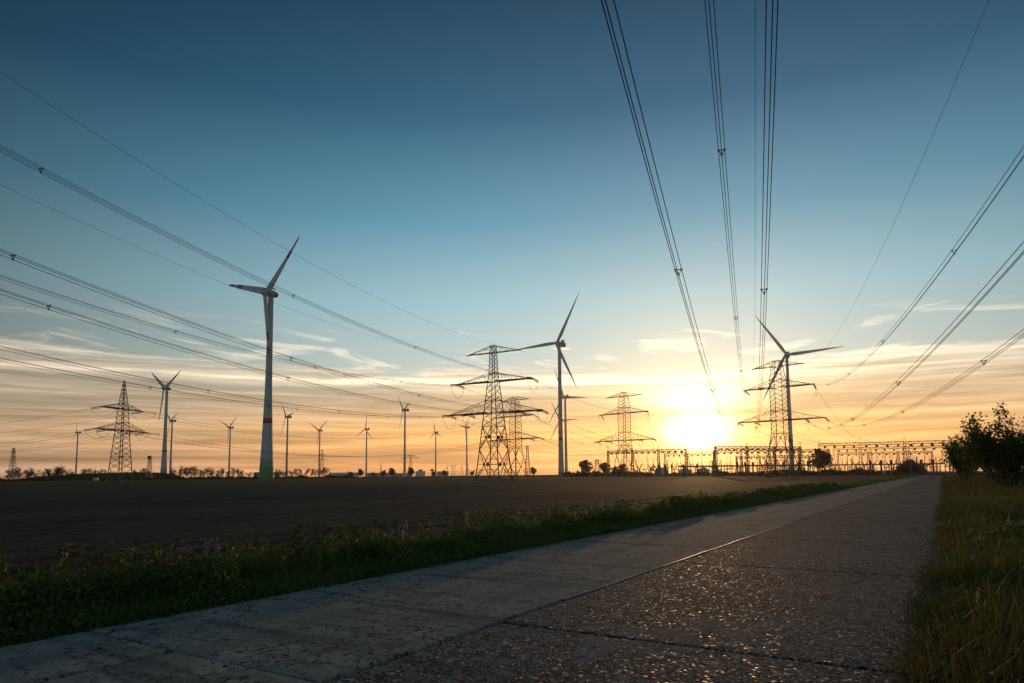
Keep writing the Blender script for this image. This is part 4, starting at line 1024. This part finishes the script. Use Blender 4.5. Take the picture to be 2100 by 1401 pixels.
# ------------------------------------------------------------------ trees and shrubs
def leaf_cloud(name, P, size, mat, elong=1.6, seed=0, up=0.0):
    """one small kite-shaped leaf (two triangles) at every point of P"""
    r = np.random.default_rng(seed); n = len(P)
    a = r.normal(size=(n, 3)); a[:, 2] += up; a /= np.linalg.norm(a, axis=1)[:, None]
    b = r.normal(size=(n, 3)); b -= (b*a).sum(1)[:, None]*a; b /= np.linalg.norm(b, axis=1)[:, None]
    s = (size*(0.6+0.8*r.random(n)))[:, None]
    V = np.stack([P-a*s*elong*.5, P+b*s*.5, P+a*s*elong*.5, P-b*s*.5], 1).reshape(-1, 3)
    F = (np.arange(n)*4)[:, None]+np.array([0, 1, 2, 3])[None]
    return np_mesh(name, V, F, mat, attr=np.repeat(r.random(n), 4))
def tree_meshes(h, spread, seed, lvl=3, nch=5, leaf=0.4, nleaf=700, lmat='leaf_autumn', stems=1, fan=0.25, trunk=0.3, rad=0.018, sides=5, up=0.45, fill=None, sc=0.2):
    r = random.Random(seed); mb = MB(); tips = []
    def grow(p, d, L, rr, lv):
        pts, dd = [p], d.copy()
        for k in range(4):
            dd = (dd + Vector((r.uniform(-1, 1), r.uniform(-1, 1), r.uniform(-.5, .8)))*0.13).normalized(); pts.append(pts[-1]+dd*L/4)
        mb.tube(pts, [rr*(1-0.17*k) for k in range(5)], sides if lv > 1 else 3, False)
        if lv <= 1:
            for q in pts[1:]: tips.append((q, L))
        if lv == 0: return
        n = nch if lv > 1 else nch-1
        for k in range(n):
            u = trunk+(1-trunk)*(k+r.random())/n if lv == lvl else 0.25+0.75*(k+r.random())/n
            i = min(3, int(u*4)); q = pts[i].lerp(pts[i+1], u*4-i)
            th = r.uniform(0, 2*math.pi); side = Vector((math.cos(th)*spread, math.sin(th)*spread, up+0.3*r.random()))
            nd = (dd*0.55+side).normalized()
            grow(q, nd, L*r.uniform(0.42, 0.62)*(1.0 if lv < lvl else 0.92), rr*0.5*(1-0.35*u), lv-1)
        grow(pts[-1], dd, L*0.45, rr*0.32, 0)
    for s in range(stems):
        th = 2*math.pi*s/stems+r.uniform(-.3, .3); t = fan*(0.35+0.65*r.random()) if stems > 1 else 0.0
        grow(Vector((0.12*math.cos(th), 0.12*math.sin(th), -0.1)), Vector((math.sin(t)*math.cos(th), math.sin(t)*math.sin(th), math.cos(t))), h*(0.62 if stems == 1 else r.uniform(.42, .62)), h*rad, lvl)
    top = max(v[2] for v in mb.v); k = h/top
    mb.v = [(x*k, y*k, z*k) for x, y, z in mb.v]
    rr = np.random.default_rng(seed); idx = rr.integers(0, len(tips), nleaf)
    P = np.array([tuple(tips[i][0]*k) for i in idx])+rr.normal(size=(nleaf, 3))*np.array([tips[i][1]*sc*k for i in idx])[:, None]
    if fill:
        n_, rx, zc, rz_ = fill; q = rr.normal(size=(n_, 3)); q /= np.linalg.norm(q, axis=1)[:, None]; q *= rr.random((n_, 1))**0.45; q *= np.array([rx, rx, rz_]); q[:, 2] += zc
        keep = vnoise(q[:, 0]*1.3+q[:, 2], q[:, 1]*1.3-q[:, 2]*0.7, seed) > 0.42-0.25*(q[:, 2] < zc); P = np.concatenate([P, q[keep]])
    P = P[P[:, 2] > h*0.06]
    return mb.mesh('trunk', M['bark']), leaf_cloud('crown', P, leaf, M[lmat], seed=seed)
def plant_tree(meshes, label, loc, s=1.0, rz=0.0, group=None, name='tree', cat='tree', sxy=1.0):
    o = tag(empty(name, loc, rz), label, cat, group); o.scale = (s*sxy, s*sxy, s)
    link('trunk', meshes[0], o); link('crown', meshes[1], o); return o
BARE = [tree_meshes(10, 1.05, 100+i, 3, 7, 0.24, 900, 'leaf_autumn', trunk=0.16, rad=0.017, sides=4, up=0.75, sc=0.32) for i in range(8)]
ROUND = [tree_meshes(10, 0.95, 200+i, 3, 6, 0.55, 1500, 'leaf_dark', trunk=0.18, rad=0.02, sides=4, up=0.6, sc=0.25, fill=(800, 3.4, 6.0, 3.3)) for i in range(4)]
SHRUB = [tree_meshes(4, 0.9, 300+i, 2, 6, 0.40, 900, 'leaf_dark', stems=7, fan=0.9, trunk=0.1, rad=0.012, sides=4) for i in range(4)]
def rowtrees(specs, Y, meshes, label, group, jit=18, name='bare_tree', minh=5.0, sxy=1.0):
    for k, (px, ty) in enumerate(specs):
        y = Y+random.uniform(-jit, jit); h = max(minh, at(px, ty, y).z)
        plant_tree(meshes[random.randrange(len(meshes))], '%s, %s from left' % (label, ORD[k]), (gx(px, y), y, -0.2), h/10, random.uniform(0, 6.28), group, name, sxy=sxy*random.uniform(1.0, 1.35))
rowtrees([(20, 962), (30, 959), (42, 957), (52, 958), (63, 960), (74, 966)], 560, BARE, 'half-bare tree by the mast at the left edge', 'trees at the left edge', sxy=1.25)
rowtrees([(90, 962), (97, 959), (104, 960), (110, 954), (119, 955), (127, 957), (135, 965), (146, 965)], 600, BARE, 'half-bare tree in the clump left of the leftmost turbine', 'trees left of the leftmost turbine', sxy=1.2)
rowtrees([(166, 962), (175, 960), (184, 959), (194, 960), (203, 961), (213, 962), (222, 965)], 950, BARE, 'half-bare tree behind the bank left of the spire pylon', 'trees behind the bank')
rowtrees([(274, 963), (283, 962), (292, 960), (299, 959), (308, 963), (317, 966), (326, 967)], 900, BARE, 'half-bare tree above the bank right of the spire pylon', 'trees right of the spire pylon')
rowtrees([(352, 964), (360, 959), (370, 960), (377, 957), (385, 954), (393, 955), (402, 958), (412, 960), (420, 957), (428, 958), (436, 960), (446, 960), (456, 959), (464, 963), (479, 958), (488, 959), (497, 964), (510, 966), (525, 967)], 760, BARE,
         'half-bare tree between the egg-nacelled turbines', 'trees left of the largest turbine', sxy=1.15)
rowtrees([(569, 961), (578, 962), (587, 963), (597, 962), (606, 960), (615, 961), (627, 960), (639, 960), (648, 962), (659, 957), (667, 959), (675, 966)], 800, BARE, 'half-bare tree right of the largest turbine', 'trees right of the largest turbine', sxy=1.15)
for px, ty, lab in [(720, 966.5, 'small round tree left of the third turbine past the largest tower'), (740, 961.5, 'round tree just left of the third turbine past the largest tower'), (766, 968, 'low round tree left of the thin post mast'),
                    (786, 964, 'ragged tree right of the thin post mast'), (804, 959.5, 'biggest round tree left of the tall distant turbine'), (843, 958.5, 'narrow tree below the wide-headed distant pylon'),
                    (889, 966, 'small round tree beside the water tower'), (912, 964, 'round tree in front of the flat hall'), (968, 965, 'small round tree left of the nearest pylon leg'), (1094, 957.5, 'lone leafy tree right of the pylon legs')]:
    h = at(px, ty, 640).z; plant_tree(random.choice(ROUND), lab, (gx(px, 640), 640, -0.2), h/10, random.uniform(0, 6), 'single trees along the field edge', 'round_tree', sxy=1.15)
for px, ty, Y, lab in [(1203, 943, 470, 'round-crowned tree above the bushes left of the sun'), (1243, 948, 455, 'small tree in front of the leftmost gantry column'), (1277, 950, 450, 'small tree behind the legs of the pylon left of the sun'),
                       (1262, 956, 455, 'low tree between the two small trees by the leftmost gantry'), (1336, 952, 440, 'small thin tree left of the hipped sheds'), (1685, 920, 312, 'open-crowned tree standing before the front gantry right of the turbine')]:
    h = at(px, ty, Y).z; plant_tree(random.choice(ROUND if px != 1336 else BARE), lab, (gx(px, Y), Y, -0.2), h/10, random.uniform(0, 6), None, 'round_tree', sxy=1.2)
def shrubs(pxs, Y, hs, label, group, sxy=1.2):
    for px, h in zip(pxs, hs):
        y = Y+random.uniform(-5, 5); plant_tree(random.choice(SHRUB), label, (gx(px, y), y, -0.25), h/4, random.uniform(0, 6), group, 'shrub', 'shrub', sxy)
shrubs(range(1160, 1330, 11), 440, [random.uniform(2.5, 4.6) for _ in range(20)], 'low dark shrub in the thicket left of the switchyard', 'shrubs left of the switchyard', 1.5)
shrubs(range(1330, 1560, 12), 378, [random.uniform(1.4, 2.8) for _ in range(24)], 'low shrub in front of the hipped sheds under the sun', 'shrubs under the sun', 1.5)
shrubs(range(1560, 1850, 14), 318, [random.uniform(1.8, 3.6) for _ in range(24)], 'low dark shrub in the hedge under the raised pipe', 'shrubs under the raised pipe', 1.5)
shrubs([1845, 1856, 1864, 1872, 1881, 1889], 296, [4.2, 5.6, 6.4, 6.6, 5.8, 4.4], 'tall dark shrub in the clump at the road end', 'shrubs at the road end', 0.9)
shrubs(range(330, 1160, 9), 610, [random.uniform(1.6, 3.4) if p < 720 else random.uniform(0.7, 1.5) for p in range(330, 1160, 9)], 'low scrub bush in the hedge line at the far field edge', 'scrub along the far field edge', 1.8)
shrubs(range(-10, 330, 9), 560, [random.uniform(1.6, 3.2) for _ in range(40)], 'low scrub bush in the hedge line below the bank', 'scrub below the bank', 1.8)
# the near bush beside the road and those behind it
BUSH = tree_meshes(7.0, 0.55, 501, 3, 6, 0.12, 12500, 'leaf_dark', stems=14, fan=1.05, trunk=0.12, rad=0.0085, sides=5, up=0.55, fill=(1500, 3.6, 3.4, 2.4), sc=0.17)
plant_tree(BUSH, 'large dense bush beside the road at the right edge with ragged leafy shoots', rd(68.5, 4.5, -0.05), 1.0, 1.0, None, 'bush', 'bush', 1.12)
BUSH2 = tree_meshes(6.5, 0.55, 502, 3, 5, 0.17, 5200, 'leaf_dark', stems=8, fan=0.75, trunk=0.12, rad=0.009, sides=4, up=0.6, fill=(1300, 2.6, 3.4, 2.2), sc=0.16)
for (t, c, s, rz, sx, lab) in [(118, 2.3, 1.05, 0.4, 1.0, 'bush just behind the large one, leaning over the road edge'), (135, 6.5, 1.2, 2.2, 1.0, 'second bush behind the large roadside bush'), (92, 9.5, 1.0, 4.0, 1.0, 'bush in the gap between the large bush and the right edge'),
                              (150, 3.2, 1.1, 5.0, 1.0, 'far bush where the right verge meets the switchyard'), (200, 6.0, 1.2, 1.5, 1.1, 'farthest bush along the right verge'), (60, 11.5, 0.95, 3.0, 1.0, 'bush cut off by the right edge of the picture')]:
    plant_tree(BUSH2, lab, rd(t, c, -0.05), s, rz, 'bushes along the right verge', 'bush', 'bush', sx)

# ------------------------------------------------------------------ verges
def blades(t, c, h, w, lean, mat, name, tint, z0=-0.02):
    """grass blades: tapered, bent strips"""
    n = len(t); th = rng.random(n)*2*math.pi
    dx, dy = np.cos(th), np.sin(th); bx, by = -dy, dx
    X = RD.x*t+RN.x*c; Y = RD.y*t+RN.y*c; Z = np.full(n, z0)
    rows = []
    for u, ww in ((0, 1.0), (0.45, 0.85), (0.8, 0.5)):
        ox = dx*lean*h*u*u; oy = dy*lean*h*u*u; z = Z+h*u*(1-0.25*lean*u)
        rows += [np.stack([X+ox-bx*w*ww/2, Y+oy-by*w*ww/2, z], 1), np.stack([X+ox+bx*w*ww/2, Y+oy+by*w*ww/2, z], 1)]
    rows.append(np.stack([X+dx*lean*h, Y+dy*lean*h, Z+h*(1-0.25*lean)], 1))
    V = np.stack(rows, 1).reshape(-1, 3); b = (np.arange(n)*7)[:, None]
    F = np.concatenate([b+np.array([[0, 1, 2]]), b+np.array([[1, 3, 2]]), b+np.array([[2, 3, 4]]), b+np.array([[3, 5, 4]]), b+np.array([[4, 5, 6]])])
    return np_mesh(name, V, F, mat, attr=np.repeat(tint, 7))
def band(n, t0, t1, c0, c1, p=1.0):
    return t0+(t1-t0)*rng.random(n)**p, c0+(c1-c0)*rng.random(n)
def verge_left():
    segs = [(52000, -3, 14, 1.0), (34000, 14, 40, 1.15), (22000, 40, 110, 1.2), (14000, 110, 290, 1.2)]
    parts = []
    T = []; Cc = []; Hh = []; W = []; Tn = []
    for n, a, b, p in segs:
        t, c = band(n, a, b, -9.5, -7.22, p); e = np.clip((-7.22-c)/1.3, 0.03, 1)
        cl = vnoise(t*0.9, c*1.6, 8); h = (0.045+0.23*e**0.9)*(0.25+1.25*cl)*(0.5+0.7*rng.random(n)+0.9*(rng.random(n) < 0.07))
        h = np.where(c < -9.2, h*0.6, h)
        T.append(t); Cc.append(c+0.05*rng.normal(size=n)); Hh.append(h); W.append(np.full(n, 0.007)+0.00035*np.maximum(0, t)); Tn.append(np.clip(vnoise(t*0.6, c, 9)*0.55+0.5*rng.random(n)*rng.random(n)+0.02, 0, 1))
    t, c, h, w, tn = map(np.concatenate, (T, Cc, Hh, W, Tn))
    o = link('verge_grass', blades(t, c, h, w, 0.25+0.7*rng.random(len(t)), M['grass'], 'verge_grass', tn))
    tag(o, 'dark green grass on the verge between road and ploughed field', 'grass', kind='stuff')
    # broad leaves of the weeds
    n = 90000; t, c = band(n, -3, 70, -9.4, -7.45, 1.8); e = np.clip((-7.3-c)/1.0, 0.1, 1); e = np.clip((-7.4-c)/1.3, 0.05, 1); z = (0.03+0.60*e*np.clip(vnoise(t*1.1, c*1.9, 11)*1.5-0.25, 0.05, 1.2))*rng.random(n)**0.55
    P = np.stack([RD.x*t+RN.x*c, RD.y*t+RN.y*c, z], 1)
    o = link('verge_herbs', leaf_cloud('verge_herbs', P, 0.026+0.0007*t, M['herb'], 2.6, 21, 0.3)); tag(o, 'leafy weeds growing through the grass of the left verge', 'weeds', kind='stuff')
verge_left()
def verge_right():
    T = []; Cc = []
    for n, a, b, c0, c1 in [(46000, 2.5, 13, -0.35, 5.5), (40000, 13, 34, -0.3, 16), (34000, 34, 100, -0.3, 22), (14000, 100, 300, -0.3, 9)]:
        t, c = band(n, a, b, 0, 1, 1.1); T.append(t); Cc.append(c0+(c1-c0)*c**1.25)
    t, c = map(np.concatenate, (T, Cc)); n = len(t)
    e = np.clip((c+0.35)/0.9, 0.08, 1); cl = vnoise(t*0.7, c*0.9, 14)
    h = (0.05+0.34*e**0.9)*(0.22+1.25*cl)*(0.5+0.7*rng.random(n)+1.0*(rng.random(n) < 0.06)); c = c+0.07*rng.normal(size=n)
    tn = np.clip(vnoise(t*0.45, c*0.6, 15)*0.7+0.55*rng.random(n)*rng.random(n)-0.10, 0, 1)
    o = link('verge_grass', blades(t, c, h, 0.007+0.00035*t, 0.2+1.3*rng.random(n)**1.3, M['grass_dry'], 'verge_grass_right', tn))
    tag(o, 'brownish green rough grass on the right verge beside the road', 'grass', kind='stuff')
    n = 60000; t, c = band(n, 2.5, 45, 0, 1, 1.6); c = -0.1+c*(4+0.25*t); z = 0.03+0.36*np.clip(c+.2, 0.1, 1)*vnoise(t*1.1, c*1.3, 17)*rng.random(n)**0.7
    P = np.stack([RD.x*t+RN.x*c, RD.y*t+RN.y*c, z], 1)
    o = link('verge_herbs', leaf_cloud('verge_herbs_right', P, 0.03+0.0006*t, M['herb'], 1.9, 22, 0.3)); tag(o, 'low leafy weeds among the grass of the right verge', 'weeds', kind='stuff')
verge_right()

# weeds in the joints and grit along the road edges
def joint_tufts():
    T, Cc = [], []
    for t in tl[1:9]:
        for _ in range(46): T.append(t+random.gauss(0, .012)); Cc.append(random.choice([random.uniform(-7.2, -4.0), random.uniform(-7.2, -6.4), random.gauss(-4.05, .1)]))
    for t in tr_[2:9]:
        for _ in range(40): T.append(t+random.gauss(0, .012)); Cc.append(random.choice([random.uniform(-3.8, -.3), random.uniform(-1.1, -.2)]))
    for _ in range(260): T.append(random.uniform(-1.4, 3.6)); Cc.append(-5.778+random.gauss(0, .012))
    for _ in range(300): T.append(random.uniform(2, 40)); Cc.append(-3.95+random.gauss(0, .012))
    t, c = np.array(T), np.array(Cc); n = len(t); h = 0.010+0.035*rng.random(n)**2
    o = link('joint_weeds', blades(t, c, h, np.full(n, 0.006), 0.5+0.6*rng.random(n), M['grass_dry'], 'joint_weeds', rng.random(n), -0.01)); tag(o, 'tiny tufts of moss and grass in the road joints', 'weeds', kind='stuff')
joint_tufts()
def grit():
    n = 5200; t = 1.5+26*rng.random(n)**1.5; side = rng.random(n)
    c = np.where(side < .45, -0.25-0.5*rng.random(n)**2, np.where(side < .75, -7.2+0.4*rng.random(n)**2, -7.1+6.9*rng.random(n)))
    s = 0.004+0.011*rng.random(n)**3; V = []; base = np.array([[1, 0, 0], [-.5, .8, 0], [-.5, -.8, 0], [.1, .1, .8]])
    a = rng.random(n)*6.28; ca, sa = np.cos(a), np.sin(a)
    P = np.stack([RD.x*t+RN.x*c, RD.y*t+RN.y*c, np.full(n, 0.0005)], 1)
    B = np.stack([ca[:, None]*base[None, :, 0]-sa[:, None]*base[None, :, 1], sa[:, None]*base[None, :, 0]+ca[:, None]*base[None, :, 1], np.repeat(base[None, :, 2], n, 0)], 2)
    V = (P[:, None]+B*s[:, None, None]).reshape(-1, 3); b = (np.arange(n)*4)[:, None]
    F = np.concatenate([b+np.array([[0, 1, 3]]), b+np.array([[1, 2, 3]]), b+np.array([[2, 0, 3]])])
    o = link('road_grit', np_mesh('road_grit', V, F, M['grit'])); tag(o, 'loose grit scattered over the concrete road', 'gravel', kind='stuff')
M['grit'] = pbr('loose_grit', (0.10, 0.095, 0.09), (0.28, 0.26, 0.24), 40, 0.75, 0.3)
grit()

# grass left standing round the pylon feet and along the far edge of the field
def grass_at(name, label, X, Y, h, w, mat, z0=-0.1):
    X, Y = np.array(X), np.array(Y); n = len(X); t = X*RD.x+Y*RD.y; c = X*RN.x+Y*RN.y
    o = link(name, blades(t, c, h*(0.4+0.9*rng.random(n)), np.full(n, w), 0.4+0.6*rng.random(n), M[mat], name, np.clip(0.35+0.5*rng.random(n), 0, 1), z0)); tag(o, label, 'grass', kind='stuff')
for P_, rad, lab in ((LP1, 6.5, 'patch of grass left unploughed round the feet of the nearest pylon'), (LP4, 7.0, 'strip of grass round the feet of the pylon right of the sun'), (LP3, 7.0, 'strip of grass round the feet of the pylon left of the sun'), (LPL, 5.0, 'grass round the feet of the spire pylon')):
    a, q = rng.random(2600)*6.283, rad*np.sqrt(rng.random(2600)); grass_at('grass_patch', lab, P_.x+q*np.cos(a), P_.y+q*np.sin(a), 0.42, 0.09, 'grass')
X_, Y_ = [], []
for a, b in zip(fe[1:8], fe[2:9]):
    L = (b-a).length
    for _ in range(int(L*22)):
        u = random.random(); X_.append(a.x+(b.x-a.x)*u+random.gauss(0, 1)); Y_.append(a.y+(b.y-a.y)*u+abs(random.gauss(0, 4)))
grass_at('field_margin', 'ragged dry grass margin along the far edge of the ploughed field', X_, Y_, 0.75, 0.16, 'grass_dry')

# ------------------------------------------------------------------ single flowering weeds
def tansy(seed, h, dead):
    r = random.Random(seed); st, hd, lf = MB(), MB(), []
    top = []
    for k in range(r.randint(2, 4)):
        th = r.uniform(0, 6.28); q = r.uniform(0.05, 0.16); hh = h*r.uniform(0.8, 1.05)
        p = [Vector((0, 0, -0.03)), Vector((q*.3*math.cos(th), q*.3*math.sin(th), hh*.5)), Vector((q*math.cos(th), q*math.sin(th), hh))]
        st.tube(p, [.005, .004, .003], 4)
        for j in range(r.randint(4, 7)):
            a = r.uniform(0, 6.28); rr = r.uniform(0.01, 0.055); e = p[-1]+Vector((rr*math.cos(a), rr*math.sin(a), r.uniform(-.005, .025)))
            st.tube([p[-1]-Vector((0, 0, .05)), e], .0018, 3)
            hd.lathe([(0.004, -.006), (0.012, 0), (0.011, 0.006), (0.004, 0.009)], 6, tuple(e))
        for j in range(10):
            u = r.uniform(.15, .85); c = p[0].lerp(p[1], u*2) if u < .5 else p[1].lerp(p[2], u*2-1); lf.append(c+Vector((r.gauss(0, .03), r.gauss(0, .03), r.gauss(0, .02))))
    return st.mesh('stem', M['stem']), hd.mesh('flower_head', M['tansy_dead'] if dead else M['tansy']), leaf_cloud('leaf', np.array([tuple(v) for v in lf]), 0.04, M['herb'], 2.4, seed)
def thistle(seed, h):
    r = random.Random(seed); st, hd = MB(), MB(); lf = []
    for k in range(3):
        th = r.uniform(0, 6.28); q = r.uniform(.04, .14); hh = h*r.uniform(.75, 1.05); p = [Vector((0, 0, -.03)), Vector((q*.4*math.cos(th), q*.4*math.sin(th), hh*.55)), Vector((q*math.cos(th), q*math.sin(th), hh))]
        st.tube(p, [.005, .004, .003], 4); e = p[-1]
        hd.lathe([(0.006, -.012), (0.013, 0), (0.020, .016), (0.022, .024), (0.012, .028)], 8, tuple(e))
        for j in range(6): lf.append(p[0].lerp(p[2], r.uniform(.1, .8))+Vector((r.gauss(0, .025), r.gauss(0, .025), 0)))
    return st.mesh('stem', M['stem']), hd.mesh('flower_head', M['pink']), leaf_cloud('leaf', np.array([tuple(v) for v in lf]), 0.05, M['herb'], 2.6, seed)
def dock(seed, h):
    r = random.Random(seed); st, hd = MB(), []
    for k in range(4):
        th = r.uniform(0, 6.28); L = h*(1 if k == 0 else r.uniform(.5, .8)); q = 0 if k == 0 else 0.09
        a, b = Vector((0, 0, 0 if k == 0 else h*.35)), Vector((q*math.cos(th), q*math.sin(th), L)); st.tube([a, a.lerp(b, .5)+Vector((q*.3*math.cos(th), q*.3*math.sin(th), 0)), b], [.006, .005, .002], 4)
        for j in range(90):
            u = r.uniform(.55, 1); c = a.lerp(b, u); w = 0.028*(1.15-u); hd.append(c+Vector((r.gauss(0, w), r.gauss(0, w), 0)))
    return st.mesh('stem', M['stem_red']), leaf_cloud('seed_head', np.array([tuple(v) for v in hd]), 0.013, M['grass_dry'], 1.3, seed), None
def plume(seed, h):
    r = random.Random(seed); st, hd = MB(), []
    for k in range(3):
        th = r.uniform(0, 6.28); q = r.uniform(.03, .12); hh = h*r.uniform(.7, 1.05); b = Vector((q*math.cos(th), q*math.sin(th), hh)); st.tube([(0, 0, -.03), (b.x*.4, b.y*.4, hh*.6), tuple(b)], [.003, .0025, .0015], 3)
        for j in range(22):
            u = r.uniform(.72, 1); c = Vector((b.x*u, b.y*u, hh*u)); hd.append(c+Vector((r.gauss(0, .006), r.gauss(0, .006), r.gauss(0, .006))))
    return st.mesh('stem', M['stem']), leaf_cloud('seed_head', np.array([tuple(v) for v in hd]), 0.015, M['fluff_leaf'], 1.6, seed), None
M['fluff_leaf'] = leafmat('seed_fluff_leaf', [(0, (0.45, 0.36, 0.26)), (1, (0.70, 0.60, 0.48))], 0.55)
TA = [tansy(i, .62, i % 3 != 0) for i in range(6)]; TH_ = [thistle(20+i, .6) for i in range(3)]; DO = [dock(40+i, .95) for i in range(2)]; PU = [plume(60+i, .55) for i in range(4)]
def weed(ms, name, label, cat, t, c, s, group=None):
    o = tag(empty(name, rd(t, c, -0.03), random.uniform(0, 6.28)), label, cat, group); o.scale = (s, s, s)
    for m in ms:
        if m:
            q = link(m.name.split('.')[0], m, o)
            if q.name.split('.')[0] != 'stem': q['kind'] = 'stuff'
def tc(px, c):
    k = (px-1050)/FPX; s_, c_ = math.sin(TH), math.cos(TH)
    return c*(-k*s_-c_)/(s_-k*c_)
for k in range(64):
    px = -40+k*17.5+random.uniform(-8, 8); c = random.uniform(-9.3, -8.1)
    if 340 < px < 440 and random.random() < .6: continue
    i = random.randrange(6); faded = i % 3 != 0
    zone = 'left of the pink flowers' if px < 345 else ('between the pink flowers and the tall dock' if px < 650 else 'right of the tall dock')
    weed(TA[i], 'tansy', ('faded brown-headed tansy on the left verge ' if faded else 'yellow-headed tansy on the left verge ')+zone, 'weed', tc(px, c), c, random.uniform(.75, 1.2), ('faded' if faded else 'yellow')+' tansies '+zone)
for k in range(15):
    px = random.uniform(335, 445); c = random.uniform(-9.2, -8.4); weed(TH_[k % 3], 'knapweed', 'pink-flowered knapweed in the cluster on the left verge', 'flower', tc(px, c), c, random.uniform(.7, 1.15), 'pink flowers on the left verge')
for px, c, s, lab in [(655, -9.1, 1.25, 'tallest reddish dock stalk standing above the left verge'), (622, -9.2, .95, 'dock stalk just left of the tallest one'), (698, -9.3, .9, 'first short reddish dock stalk right of the tallest one'), (728, -9.2, 1.0, 'second dock stalk right of the tallest one')]:
    weed(DO[k % 2], 'dock', lab, 'weed', tc(px, c), c, s)
for k, px in enumerate([800, 812, 826, 834, 842, 948, 955, 963, 975, 984, 1020, 1060, 1128, 1134, 1140, 1165, 1172, 1205, 1232, 1300, 1335, 1345, 1360, 1364, 1420, 1425, 1455, 1462, 1520, 1530, 1536, 1600, 1610, 1700, 1710]):
    c = random.uniform(-9.3, -8.3); zone = 'left half' if px < 1000 else ('middle' if px < 1300 else 'far end')
    t = tc(px, c); weed(PU[k % 4], 'seeding_grass', 'pale seeding grass stalks catching the light, %s of the left verge' % zone, 'grass', t, c, random.uniform(.8, 1.15)*(1+0.010*t), 'sunlit seed stalks, %s' % zone)
for k in range(34):
    t = 3.5+22*random.random()**1.4; c = random.uniform(0.1, 1.0+0.18*t); weed((PU+DO)[k % 6], 'seeding_grass' if k % 6 < 4 else 'dock', 'dry seed stalk standing in the grass of the right verge', 'grass', t, c, random.uniform(.45, .75), 'dry stalks on the right verge')

# ------------------------------------------------------------------ haze
hz = bpy.data.materials.new('haze_air'); hz.use_nodes = True; nt = hz.node_tree; nt.nodes.remove(nt.nodes['Principled BSDF'])
pv = nt.nodes.new('ShaderNodeVolumePrincipled'); pv.inputs['Color'].default_value = (0.95, 0.95, 0.95, 1); pv.inputs['Density'].default_value = 0.00005; pv.inputs['Anisotropy'].default_value = 0.72
nt.links.new(pv.outputs[0], nt.nodes['Material Output'].inputs['Volume'])
HAZE = True
if HAZE:
    tag(MB().box((-6400, -6400, -1.4), (6400, 6400, 205)).build('haze', hz), 'faint evening haze in the air', 'haze', kind='stuff')
